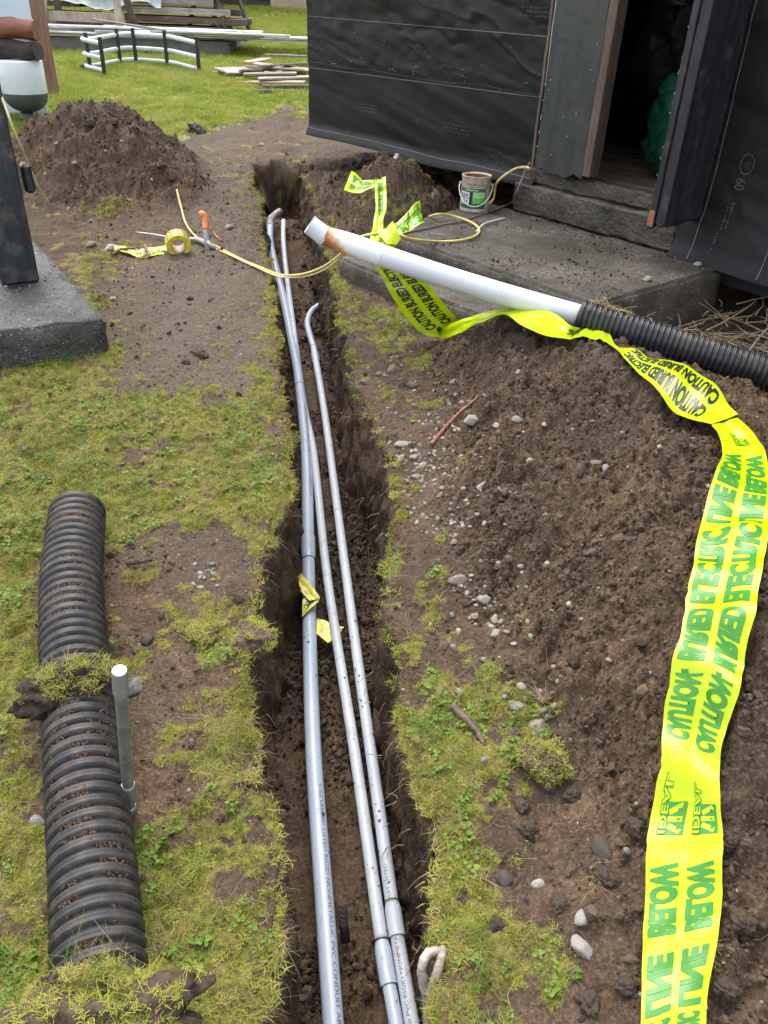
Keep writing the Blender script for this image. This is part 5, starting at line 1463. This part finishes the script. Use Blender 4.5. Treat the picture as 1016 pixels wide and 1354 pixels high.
# ------------------------------------------------------------------ metal stake by the ribbed pipe
sb = gh(169, 1072, -.05); stp = at_y(158, 886, sb[1] - .06)
stake = empty('metal_stake', tuple(sb)); tag(stake, 'grey threaded metal stake upright beside the ribbed pipe on the left', 'stake')
dv = stp - sb; Ls = np.linalg.norm(dv); 
tube('rod', [tuple(sb + dv * t) for t in np.linspace(0, .90, 20)], .0120, M['steel'], stake, 20)
th_ = []; rr = []
for i in range(34): th_.append(tuple(sb + dv * (.88 + .115 * i / 33))); rr.append(.0138 + (.0006 if i % 2 else -.0004))
th_.append(tuple(sb + dv)); rr.append(.0118)
tube('threaded_tip', th_, rr, M['steel_tip'], stake, 20)
for a_, b_ in ((.02, .16), (.18, .31)): tube('collar', [tuple(sb + dv * a_), tuple(sb + dv * (a_ + .01)), tuple(sb + dv * (b_ - .02)), tuple(sb + dv * b_)], [.0130, .0150, .0150, .0128], M['steel'], stake, 20)

# ------------------------------------------------------------------ sods thrown on the ribbed pipe
def sod(c, sx_, sy_, sz_, seed, label, ang=0.0, blades=900):
    root = empty('sod', tuple(c)); tag(root, label, 'sod')
    me = crumbly('soil', M['clod'], seed, (sx_, sy_, sz_)); o = bpy.data.objects.new('soil', me); COL.objects.link(o)
    o.rotation_euler = (0, 0, ang); o.location = V(c); o.parent = root; o.matrix_parent_inverse = parent_world(root).inverted()
    ca, sa = math.cos(ang), math.sin(ang); vs, fs, fm = [], [], []
    vv = [v.co.copy() for v in me.vertices if v.co.z > sz_ * .05 and mnoise.noise(v.co * 22 + V((seed, 0, 0))) > -.18]; vs_ = vv
    r = random.Random(seed)
    for i in range(blades):
        p = r.choice(vs_); p = p; x_, y_ = p.x * ca - p.y * sa, p.x * sa + p.y * ca; b = V(c) + V((x_ + r.gauss(0, .004), y_ + r.gauss(0, .004), p.z - .002))
        a = r.uniform(0, 6.28); h = r.uniform(.004, .011) * (2.4 if r.random() < .07 else 1); ln = r.uniform(.3, 1.6) * h; w = r.uniform(.0007, .0015); o_ = len(vs)
        for t in (0, .5, 1):
            q_ = b + V((math.cos(a) * ln * t * t, math.sin(a) * ln * t * t, h * (t - .3 * t * t))); wv = V((-math.sin(a), math.cos(a), 0)) * w * (1 - .8 * t)
            vs += [tuple(q_ + wv), tuple(q_ - wv)]
        fs += [(o_, o_ + 1, o_ + 3, o_ + 2), (o_ + 2, o_ + 3, o_ + 5, o_ + 4)]; fm += [0 if r.random() < .86 else 1] * 2
    g = mesh('moss_tuft', vs, fs, M['moss'], root, True); g.data.materials.append(M['straw']); g['kind'] = 'stuff'
    for p_, k in zip(g.data.polygons, fm): p_.material_index = k
    return root
kp = at_k(84, 882, 1.76)
zt = surf1(kp[0], kp[1]) + .160
sod(np.array([kp[0] + .0, kp[1], zt - .012]), .105, .060, .036, 3, 'mossy sod clump lying across the top of the ribbed pipe', .5, 2600)
e_ = on_plane(130, 1330, .10)
sod(np.array([e_[0] + .03, e_[1] - .03, .185]), .13, .055, .05, 5, 'mossy sod burying the near end of the ribbed pipe', .2, 5000)
for (px, py, a_, b_, c_, sd, lab) in [(332, 848, .05, .06, .03, 7, 'straw covered sod hanging on the left edge of the trench'), (720, 1012, .062, .05, .05, 8, 'grassy sod sitting by the dark hole on the right'), (268, 838, .05, .035, .02, 11, 'dry yellow moss tuft on bare ground left of the trench')]:
    p = gh(px, py, .0); sod(p, a_, b_, c_, sd, lab, sd * .7, 2000)

# ------------------------------------------------------------------ stones that can be picked out one by one
_meshes = {}
def stone(px, py, rpx, kind, label, sq=(1, .8, .62), group=None, ang=None, sink=.60, cat='stone', name='stone', facet=.42, hit=None):
    p = ground_hit(px, py + rpx * .4) if hit is None else hit
    if hit is None: p[2] = gz1(p[0], p[1])
    k = float((p - CAM) @ _F); r = rpx * k / FPX
    key = (kind, int(px * 7 + py) % 5, sq, facet)
    if key not in _meshes: _meshes[key] = lump(name, STONE[kind], 3, .30, key[1] * 5 + len(kind), sq, facet) if kind != 'soil' else crumbly(name, STONE[kind], key[1] * 5 + 2, sq)
    o = bpy.data.objects.new(name, _meshes[key]); COL.objects.link(o)
    o.scale = (r, r, r); o.rotation_euler = (random.gauss(0, .15), random.gauss(0, .15), random.uniform(0, 6.28) if ang is None else ang)
    o.location = (p[0], p[1], p[2] + r * sq[2] * (1 - sink * 1.4))
    return tag(o, label, cat, group)
stone(178, 904, 17, 'grey', 'grey angular stone right behind the metal stake', facet=.7, sq=(1, .85, .8))
stone(193, 840, 13, 'dark', 'dark grey stone on bare ground left of the trench', facet=.6)
stone(51, 1084, 12, 'grey', 'grey stone half hidden at the left side of the ribbed pipe')
stone(259, 170, 11, 'soil', 'dark lump of earth at the lawn edge behind the trench', cat='soil lump', name='soil_lump', sq=(1, .9, .8))
stone(346, 189, 5, 'warm', 'tan stone on the trodden earth beyond the trench end')
stone(488, 504, 11, 'brown', 'round brown stone nearest the cut in the group below the step')
stone(521, 488, 9, 'brown', 'tilted brown stone uppermost of the group below the step', sq=(.8, 1, .8))
stone(545, 506, 9, 'brown', 'flat brown stone at the right of the group below the step')
stone(530, 508, 8, 'dark', 'dark stone in the middle of the group below the step')
stone(502, 494, 6, 'brown', 'small brown stone between two larger ones below the step')
stone(624, 549, 12, 'pale', 'pale oblong stone beside the brown stick on the heap', sq=(1, .6, .55), ang=.7)
stone(533, 583, 12, 'pale', 'pale flat stone topping the spill of pebbles', sq=(1, .55, .45), ang=.1)
stone(548, 601, 8, 'warm', 'tan rounded stone in the spill of pebbles')
stone(531, 601, 7, 'pale', 'small pale stone left in the spill of pebbles')
stone(559, 610, 7, 'pale', 'small pale stone lowest right in the pebble spill')
stone(551, 624, 8, 'warm', 'tan oval stone under the spill of pebbles', sq=(1, .7, .5))
stone(608, 566, 6, 'pale', 'narrow pale stone right of the stick foot', sq=(.6, 1, .5))
stone(639, 642, 11, 'pale', 'greenish pale stone alone on the front of the heap', sq=(1, .7, .6), ang=.8)
stone(636, 659, 8, 'pale', 'thin pale stone just below the greenish pale one', sq=(1, .4, .4), ang=.1)
stone(659, 549, 7, 'pale', 'pale stone bedded right of the oblong one', sq=(.8, 1, .5))
stone(684, 555, 8, 'pale', 'pale angular stone farther right in the same band of the heap')
stone(685, 500, 6, 'warm', 'tan narrow stone high on the heap', sq=(.6, 1, .5))
stone(606, 758, 15, 'warm', 'large tan cobble by a clod right of the cut', sq=(1, .6, .55), ang=.0)
stone(640, 786, 10, 'pale', 'cream oval stone below the tan cobble', sq=(1, .75, .6))
stone(628, 808, 7, 'warm', 'small tan stone left in the row of three')
stone(655, 810, 8, 'warm', 'brownish stone right in the row of three', sq=(.8, 1, .6))
stone(651, 819, 6, 'white', 'small white stone in the row of three')
stone(656, 834, 9, 'pale', 'cream stone lowest beneath the row of three')
stone(620, 792, 9, 'soil', 'dark crumbly clod above the row of three stones', cat='soil lump', name='soil_lump')
stone(608, 914, 7, 'pale', 'pale round stone at the turf edge right of the cut')
stone(684, 934, 11, 'pale', 'flat pale stone above the knobbly tan one', sq=(1, .6, .5), ang=0)
stone(712, 954, 14, 'warm', 'knobbly tan round stone at the foot of the heap', sq=(1, .95, .8))
stone(688, 913, 7, 'pale', 'small pale stone above the flat pale one')
stone(790, 606, 14, 'brown', 'large brown stone bedded in the heap top')
stone(802, 622, 9, 'grey', 'flat mauve grey stone under the large brown one', sq=(1, .7, .35))
stone(797, 1108, 22, 'dark', 'long dark stone on edge near the tape', sq=(.55, 1, .5), ang=.25, facet=.4)
stone(712, 1162, 11, 'white', 'small white stone on crumbly soil right of the turf', sq=(1, .6, .55), ang=.1)
stone(768, 1212, 12, 'white', 'pitted white stone above the biggest white stone', sq=(.8, 1, .6), facet=.3)
stone(770, 1245, 19, 'white', 'biggest white stone, by a tuft of grass', sq=(.75, 1, .55), ang=.4, facet=.5)
stone(667, 1155, 13, 'dark', 'dark brown lump left of the small white stone', sq=(1, .8, .7), facet=.3)
stone(640, 1010, 7, 'grey', 'little grey stone in the turf right of the cut')
stone(147, 322, 7, 'white', 'chalky white stone by the loose tape end')
stone(143, 330, 8, 'pale', 'pale chipped stone just below the chalky white one')
stone(122, 322, 9, 'brown', 'brown stone at the front foot of the left heap')
stone(303, 298, 6, 'pale', 'pale stone right of the orange grip')
stone(150, 393, 6, 'white', 'white stone in the grass beside the pad')
stone(264, 466, 11, 'soil', 'clod of black earth on the trodden ground', cat='soil lump', name='soil_lump', sq=(1, .6, .5))
stone(246, 478, 6, 'soil', 'small black clod left of the larger one on trodden ground', cat='soil lump', name='soil_lump')
stone(35, 594, 7, 'brown', 'brown stone alone in the moss at far left')
stone(572, 264, 6, 'warm', 'pinkish stone at the foot of the cone of soil', sq=(.6, .6, 1.1))
stone(578, 252, 8, 'brown', 'brown stone in the gap under the wall', sq=(.7, .7, 1))
stone(500, 205, 6, 'pale', 'pale stone under the lower edge of the wall')
for (px, py, lab) in [(856, 367, 'white pebble near the right end of the porch'), (923, 348, 'cream pebble close to the torn wall paper on the porch')]:
    stone(px, py, 6, 'white', lab, sq=(1, .8, .6), hit=at_z(px, py + 2, .553))
for i, (px, py, r_) in enumerate([(600,500,6),(720,560,5),(650,600,5),(700,610,6),(585,640,5),(614,640,5),(560,680,5),(680,660,5),(750,640,5),(640,700,5),(600,715,6),(690,740,5),(570,820,5),(600,850,5),(640,870,5),(720,690,5),(820,560,5),(870,600,5),(760,560,5),(700,850,5)]):
    stone(px, py, r_, 'pale' if i % 2 else 'warm', 'small pale stone among many scattered over the soil heap', group='small stones on the soil heap')
for i, (px, py, r_) in enumerate([(60,230,3),(100,220,4),(140,200,3),(170,260,4),(90,270,4),(120,290,3),(200,230,3),(160,180,3),(75,190,3),(110,175,3)]):
    stone(px, py, r_, 'warm' if i % 2 else 'pale', 'small stone among many scattered over the left soil heap', group='small stones on the left soil heap')
for i, (px, py) in enumerate([(150,155),(120,160),(178,175),(215,225),(70,215),(135,240)]):
    stone(px, py, 6, 'soil', 'earth clod among several on the left soil heap', group='clods on the left soil heap', cat='soil lump', name='soil_lump', sq=(1, .9, .8))
for i, (px, py, r_) in enumerate([(760,1040,12),(700,1090,12),(840,1090,13),(900,1290,0),(800,1160,14),(780,1320,16),(830,1300,14),(740,1190,12),(970,1100,14),(985,1210,16),(960,1300,15),(690,1060,10),(660,1220,10)]):
    if r_: stone(px, py, r_, 'soil', 'dark crumbly earth clod among several near the tape', group='clods beside the tape', cat='soil lump', name='soil_lump', sq=(1, .9, .7), sink=.5)

# ------------------------------------------------------------------ sticks and roots
def stick(pts, r0, r1, m, label, name='stick', cat='stick', lift=.012, seg=9):
    P = catmull([gh(*q_, lift) for q_ in pts], 26)
    return tag(tube(name, P, np.linspace(r0, r1, 26), M[m], None, seg, True, (0, 0, 1), .0012), label, cat)
stick([(570,592),(584,575),(604,553),(622,537),(633,528)], .0085, .004, 'log_red', 'reddish brown stick slanting up the soil heap')
stick([(598,938),(612,952),(628,968),(640,990)], .011, .005, 'raw_wood', 'splintered piece of brown wood on turf right of the cut')
stick([(168,750),(185,748),(203,744)], .005, .003, 'bark', 'dark twig in the grass right of the ribbed pipe')
stick([(990,540),(1003,536),(1014,528),(1024,524)], .008, .005, 'bark', 'dark root poking from the heap between the tape and the ribbed pipe')
gp_ = lambda px, py, h: on_plane(px, py, h)
o = tube('tree_root', catmull([gp_(588, 1258, .005), gp_(568, 1260, .016), gp_(559, 1275, .010), gp_(559, 1294, -.02), gp_(565, 1318, -.07), gp_(566, 1345, -.12), gp_(568, 1390, -.18)], 40), np.linspace(.008, .0105, 40), M['pale_root'], None, 12, True, (0, .3, .9), .0006)
tag(o, 'pale forked root sticking out of the near right trench wall', 'root')
tube('fork', catmull([gp_(586, 1254, .0), gp_(583, 1268, .016), gp_(577, 1290, .004), gp_(567, 1316, -.06)], 18), np.linspace(.007, .009, 18), M['pale_root'], o, 10)
o = tube('old_stake', [tuple(q(457, 1245, -.03)), tuple(q(452, 1195, .05))], .012, M['bark'], None, 10); tag(o, 'dark stub of wood upright on the trench floor', 'stake')
# dry stalks heaped below the right wall
vs, fs = [], []
for i in range(150):
    t = random.uniform(1.42, 2.3); v_ = random.uniform(-.62, -.02); p = hp(t, v_, 0); z = surf1(p.x, p.y) + random.uniform(.0, .13)
    a = random.uniform(0, 6.28); L = random.uniform(.08, .32); pts = []; x_, y_ = p.x, p.y; dz = random.uniform(-.25, .55)
    for k in range(5): pts.append((x_, y_, max(z, surf1(x_, y_) + .004))); a += random.uniform(-.4, .4); x_ += math.cos(a) * L / 4; y_ += math.sin(a) * L / 4; z += dz * L / 4
    w, f_ = tube_np(pts, np.linspace(random.uniform(.002, .006), .0012, 5), 5, False, (.1, .2, .97)); o_ = len(vs); vs += [tuple(b) for b in w]; fs += [tuple(b + o_ for b in c_) for c_ in f_]
o = mesh('dry_stalks', vs, fs, M['root']); o['kind'] = 'stuff'

# ------------------------------------------------------------------ far end of the yard
def fp(px, py): p = on_plane(px, py); return V(p)
def plank(p, d, ln, w, t, m, label, group=None, name='plank', cat='plank', tilt=0.0, roll_=0.0):
    d = V((d[0], d[1], tilt)).normalized(); sd = V((-d.y, d.x, 0)).normalized(); up = d.cross(sd) * -1
    if up.z < 0: up = -up
    if roll_:
        r_ = Matrix.Rotation(roll_, 3, d); sd = r_ @ sd; up = r_ @ up
    bm = box_bm(V(p), d, sd, up, ln, w, t, None, .004, 10, .002)
    return tag(bm_obj(name, bm, M[m]), label, cat, group)
# low curved frame of tubes
rf = empty('tube_rack', fp(190, 95)); tag(rf, 'low curved rack of pale tubes with black uprights on the lawn', 'rack')
Ap, Lp_, Bp, Cp_, Dp, Ep = fp(139, 99), fp(117, 92), fp(160, 85), fp(181, 84), fp(222, 87), fp(264, 97)
path = catmull([Ap, Lp_ + V((0, -.05, 0)), Lp_ + V((.06, .10, 0)), Bp, Cp_, Dp, Dp + (Ep - Dp) * .4 + V((0, .05, 0)), Ep], 60)
for h in (.04, .155, .29): tube('rail', path + np.array([0, 0, h]), .0215, M['rail_tube'], rf, 10)
for p_ in (Ap, Lp_ + V((.02, .02, 0)), Bp, Cp_, Dp, Ep):
    bm = box_bm(V(p_) + V((0, -.012, .175)), AX[0], AX[1], AX[2], .036, .036, .35, None, .004); bm_obj('upright', bm, M['black_metal'], rf)
o = tube('foot_peg', [tuple(Lp_ + V((-.07, -.05, .03))), tuple(Lp_ + V((-.0, -.02, .05)))], .02, M['black_metal'], rf, 8)
# scrap planks beside the house corner
wp = [((283,97),(345,92),.0),((292,100),(380,90),.02),((300,104),(370,97),.03),((296,99),(345,104),.04),((318,110),(400,116),.02),((322,104),(408,99),.06),((340,96),(410,104),.07),((345,112),(412,111),.05),((330,101),(400,107),.085),((338,121),(410,123),.0),((348,106),(412,95),.10),((356,93),(412,89),.12),((330,93),(352,86),.06),((350,118),(412,120),.03),((325,108),(390,110),.07)]
for i, (a, b, h) in enumerate(wp):
    A, B = fp(*a), fp(*b); c = (A + B) / 2 + V((0, 0, h + .012)); plank(c, (B - A), (B - A).length * 1.08, random.uniform(.09, .14), .022, 'grey_plank' if i % 4 else 'tan_board', 'weathered plank in the loose scrap pile by the house corner', 'scrap planks by the house corner', tilt=random.uniform(-.03, .03), roll_=random.uniform(-.15, .15))
# grey slab with pale planks
s0, s1_ = fp(40, 66), fp(302, 74)
ex = (s1_ - s0).normalized(); bz = s0.z
slab('concrete_slab', [(s0.x - .6, s0.y - .05), (s1_.x, s1_.y), (s1_.x + .1, s1_.y + 2.0), (s0.x - .6, s0.y + 2.0)], bz - .1, bz + .16, M['concrete_far'], None, .01, .3, .004)['label'] = 'long low grey concrete slab at the far end of the lawn'
bpy.data.objects['concrete_slab']['category'] = 'concrete slab'
for i in range(16):
    row = i // 4; x0 = -4.15 + (i % 4) * .55 + random.uniform(-.15, .15); y0 = s0.y + .12 + (i % 5) * .17
    plank((x0 + .35, y0, bz + .175 + row * .026), (1, .10 + random.uniform(-.08, .08)), random.uniform(1.6, 2.5), .14, .022, 'pale_plank', 'white painted plank in the fanned stack on the concrete slab', 'white planks on the concrete slab', roll_=random.uniform(-.05, .05))
plank((-3.15, s0.y + .05, bz + .29), (1, .05), 1.1, .10, .02, 'grey_plank', 'bare grey plank lying askew on the white planks', tilt=-.10)
# dark timber stack
sy = s0.y + 1.75
for i in range(15):
    lay_ = i // 3
    plank((-3.30 + random.uniform(-.15, .15), sy + (i % 3) * .24, bz + .22 + lay_ * .105), (1, .02), random.uniform(1.5, 2.0), .22, .075, 'brown_plank' if (i % 3 or lay_ in (0, 1)) else 'grey_plank', 'thick old board in the dark timber stack behind the sawhorse', 'boards in the dark timber stack')
for i in range(6):
    plank((-4.9 + random.uniform(-.1, .1), sy + .1 + (i % 2) * .25, bz + .22 + (i // 2) * .12), (1, .03), random.uniform(1.0, 1.3), .2, .07, 'brown_plank', 'dark board in the low stack behind the left sawhorse', 'boards behind the left sawhorse')
# tarpaulin over the stack
tt, uu = np.meshgrid(np.linspace(-4.9, -3.25, 50), np.linspace(sy - .25, sy + .75, 26))
zz = bz + .80 + .045 * fbm(np.stack([tt.ravel(), uu.ravel(), 0 * tt.ravel()], 1), 3, 3, .5, 5).reshape(tt.shape) - .35 * (1 - smooth(sy - .25, sy - .05, uu)) + .05 * np.sin(tt * 5)
o = np_mesh('tarpaulin', np.stack([tt, uu, zz], 2).reshape(-1, 3), grid_quads(26, 50), M['tarp']); tag(o, 'grey green tarpaulin spread over the dark timber stack', 'tarpaulin')
# sawhorses
def sawhorse(c, ang, ln, hgt, m_top, m_leg, label, legs=(.16, .30)):
    root = empty('sawhorse', c, ang); tag(root, label, 'sawhorse', 'sawhorses at the far end')
    ca, sa = math.cos(ang), math.sin(ang); e1 = V((ca, sa, 0)); e2 = V((-sa, ca, 0)); c = V(c)
    bm_obj('top_beam', box_bm(c + V((0, 0, hgt)), e1, e2, AX[2], ln, .045, .14, None, .004, 8, .003), M[m_top], root)
    for s in (-1, 1):
        for q_ in (-1, 1):
            a = c + e1 * s * ln * .40 + e2 * q_ * .045 + V((0, 0, hgt - .02)); b = c + e1 * s * (ln * .40 + legs[0] * .5) + e2 * q_ * legs[1]
            d = (a - b); L = d.length; d.normalize(); sx2 = e1 if abs(d.dot(e1)) < .9 else e2; sy2 = d.cross(sx2).normalized(); sx2 = sy2.cross(d)
            bm_obj('leg', box_bm((a + b) / 2, sx2, sy2, d, .085, .038, L, None, .003, 6, .002), M[m_leg if q_ < 0 else 'saw_dark'], root)
    for s in (-1, 1):
        bm_obj('brace', box_bm(c + e1 * s * ln * .44 + V((0, 0, hgt * .5)), e2, e1, AX[2], .34, .025, .10, None, .003, 4, .002), M[m_leg], root)
    bm_obj('brace', box_bm(c - e2 * .16 + V((0, 0, hgt * .18)), e1, e2, AX[2], ln * 1.0, .025, .11, None, .003, 4, .002), M[m_top], root)
    return root
sawhorse((-4.05, s0.y + .95, bz + .20), -.05, 1.05, .78, 'saw_wood', 'saw_wood', 'pale timber sawhorse standing among the white planks')
q2 = fp(291, 44); sawhorse((q2.x, q2.y, q2.z), 1.35, .8, .80, 'saw_wood', 'saw_dark', 'sawhorse seen end on, right of the dark timber stack')
# dark building and fence line at the back
bw = empty('dark_outbuilding', (-2.5, 16.6, 1.3)); tag(bw, 'long low outbuilding of blue black boards behind the yard', 'outbuilding')
for i in range(16):
    bm_obj('plank', box_bm(V((-3.0, 16.62, 1.28 + .075 + i * .152)), AX[0], AX[1], AX[2], 9.0, .03, .146, None, .004), M['wall_blue'], bw)
bm_obj('wall', box_bm(V((-3.0, 16.72, 2.5)), AX[0], AX[1], AX[2], 8.96, .12, 2.5, None, .004), M['wall_blue'], bw)
bm_obj('roof', box_bm(V((-3.0, 17.6, 3.85)), AX[0], AX[1], AX[2], 9.4, 2.4, .1, None, .01), M['black_wood'], bw)
for x_ in (-7.4, -2.02, 1.4): bm_obj('corner_post', box_bm(V((x_, 16.585, 2.5)), AX[0], AX[1], AX[2], .10, .038, 2.5, None, .004), M['black_wood'], bw)
tb = fp(393, 16); tb.y = 16.35; tb.x = -1.93
td = empty('wooden_door', (tb.x, tb.y, 1.25)); tag(td, 'tan panelled wooden door leaning on the dark outbuilding', 'door')
for k, (dx, dz, w, h) in enumerate([(-.36, .9, .10, 1.8), (.36, .9, .10, 1.8), (0, .10, .62, .18), (0, .95, .62, .14), (0, 1.74, .62, .12)]):
    bm_obj('frame_rail', box_bm(V((tb.x + dx, tb.y, 1.30 + dz)), AX[0], AX[1], AX[2], w - .002, .04, h - .002, None, .004), M['tan_board'], td)
for dz, h in ((.53, .66), (1.36, .66)): bm_obj('panel', box_bm(V((tb.x, tb.y + .008, 1.30 + dz)), AX[0], AX[1], AX[2], .62, .02, h, None, .004), M['tan_board'], td)
for i, (px, py, r_) in enumerate([(300,24,5),(312,25,6),(322,26,5),(332,24,6),(342,25,5),(352,21,5),(362,20,4),(372,19,4),(318,29,4),(306,30,4)]):
    stone(px, py, r_, 'grey' if i % 2 else 'pale', 'broken grey stone in the rubble before the dark outbuilding', group='rubble before the dark outbuilding', facet=.5)
# brown posts, blue sheet, tank and logs at the left edge
bp = fp(69, 126); o = bm_obj('wooden_post', box_bm(V((bp.x, bp.y, bp.z + 1.0)), AX[0], AX[1], AX[2], .11, .10, 2.1, None, .004, 20, .002), M['brown_post']); tag(o, 'brown painted post standing on the lawn left of the rack', 'post')
p2 = fp(52, 112); o = bm_obj('wooden_post', box_bm(V((p2.x + .0, p2.y + .25, p2.z + 1.0)), AX[0], AX[1], AX[2], .07, .07, 2.1, None, .004, 20, .002), M['red_post']); tag(o, 'thinner red brown post behind the tank and the brown post', 'post')
bl_ = fp(60, 118); o = bm_obj('timber_block', box_bm(V((bl_.x, bl_.y + .05, bl_.z + .09)), AX[0], AX[1], AX[2], .13, .16, .2, None, .006), M['saw_dark']); tag(o, 'dark timber block at the foot of the brown post', 'timber block')
tk = fp(30, 166); tx_, ty_, tz_ = tk.x + .02, tk.y + .12, tk.z
st_ = empty('tank', (tx_, ty_, tz_)); tag(st_, 'white upright tank with rounded dark grey bottom on a small foot', 'tank')
tr = .175
lathe('foot', [(0, .022), (.075, .022), (.08, .028), (.07, .085), (.05, .09), (0, .09)], M['tank_grey'], st_, (tx_, ty_, tz_), (0, 0, 1), 28)
lathe('bowl', [(0, .085)] + [(tr * math.sin(a), .225 - .14 * math.cos(a)) for a in np.linspace(.1, math.pi / 2, 10)] + [(tr, .232)], M['tank_grey'], st_, (tx_, ty_, tz_), (0, 0, 1), 36)
lathe('drum', [(tr + .001, .232), (tr + .002, .234), (tr + .001, .455), (tr - .004, .466), (0, .470)], M['tank_white'], st_, (tx_, ty_, tz_), (0, 0, 1), 36)
o = bm_obj('paving_stone', box_bm(V((tx_ + .05, ty_ - .02, tz_ + .006)), AX[0], AX[1], AX[2], .34, .30, .028, None, .006), M['concrete_far']); tag(o, 'flat grey paving stone under the tank', 'paving stone')
def log(c, ln, r, m, seed, label, ang):
    d = V((math.cos(ang), math.sin(ang), .03)); P = [V(c) + d * ln * (t - .5) + V((0, 0, .01 * math.sin(t * 9 + seed))) for t in np.linspace(0, 1, 14)]
    vs, fs = tube_np([tuple(p) for p in P], r, 22, True); vs = np.array(vs); ctr_ = np.repeat(np.array([tuple(p) for p in P]), 22, 0)
    n_ = fbm(vs * [1, 1, 1], 9, 3, .6, seed)[:, None]; vs = ctr_ + (vs - ctr_) * (1 + .16 * n_) * np.array([1, 1, .85]); o = mesh('log', vs, fs, M[m], None, True)
    for p in o.data.polygons[-2:]: p.use_smooth = False
    return tag(o, label, 'log')
log((tx_ - .10, ty_ - .02, tz_ + .53), .58, .078, 'bark', 3, 'dark barked log lying on top of the white tank', -.12)
log((tx_ - .12, ty_ + .02, tz_ + .675), .62, .085, 'log_red', 8, 'red brown barkless log resting on the dark barked log', -.05)
o = bm_obj('board_sheet', box_bm(V((tx_ - .30, ty_ + .24, tz_ + .98)), V((1, .05, 0)).normalized(), V((-.05, 1, 0)).normalized(), AX[2], .72, .012, 1.95, None, .003), M['panel_blue']); tag(o, 'pale blue sheet standing behind the logs and tank', 'sheet')

# soil and dry bits lying on the two ribbed pipes
def pipe_litter(name, P, r, n, s_lo, s_hi, sc, seed):
    rg = np.random.default_rng(seed); L = np.r_[0, np.cumsum(np.linalg.norm(np.diff(P, axis=0), axis=1))]; T, Sd, Up = frames(P)
    s = rg.uniform(s_lo, s_hi, n) * L[-1]; a = rg.normal(math.pi / 2, .5, n)
    nz_ = vnoise(np.stack([s, a * .12, 0 * s], 1), 16, seed); k = nz_ > .05; s, a = s[k], a[k]
    ip = lambda A: np.stack([np.interp(s, L, A[:, i]) for i in range(3)], 1)
    p = ip(P) + (r - .003) * (np.cos(a)[:, None] * ip(Sd) + np.sin(a)[:, None] * ip(Up)); m_ = len(s)
    z = rg.uniform(.5, 1, m_) * sc
    scatter(name, p, rg.uniform(0, 6, (m_, 3)), np.stack([z, z, z * .7], 1), rg.integers(0, 6, m_), clod_src)
pipe_litter('soil_litter', lcp, .0790, 15000, .02, .95, .0050, 5)
pipe_litter('soil_litter', rp, .0635, 700, .02, .75, .004, 6)
vs, fs = [], []
for i in range(70):
    s_ = random.choice([random.uniform(.03, .10), random.gauss(.12, .02), random.uniform(.03, .5)]); i_ = int(s_ * 89); p = rp[i_] + np.array([0, 0, .068]); pts = [p]
    d_ = np.array([random.gauss(0, 1), random.gauss(0, .8), random.gauss(.1, .25)]); d_ /= np.linalg.norm(d_); L_ = random.uniform(.02, .07)
    for k in range(4): d_ = d_ + np.array([random.gauss(0, .35), random.gauss(0, .35), random.gauss(-.12, .2)]); pts.append(pts[-1] + d_ / np.linalg.norm(d_) * L_ / 4)
    w, f_ = tube_np(pts, np.linspace(random.uniform(.0012, .003), .0008, 5), 5, False, (.1, .2, .97)); o_ = len(vs); vs += [tuple(b) for b in w]; fs += [tuple(b + o_ for b in c_) for c_ in f_]
o = mesh('dry_stalks', vs, fs, M['straw']); o['kind'] = 'stuff'
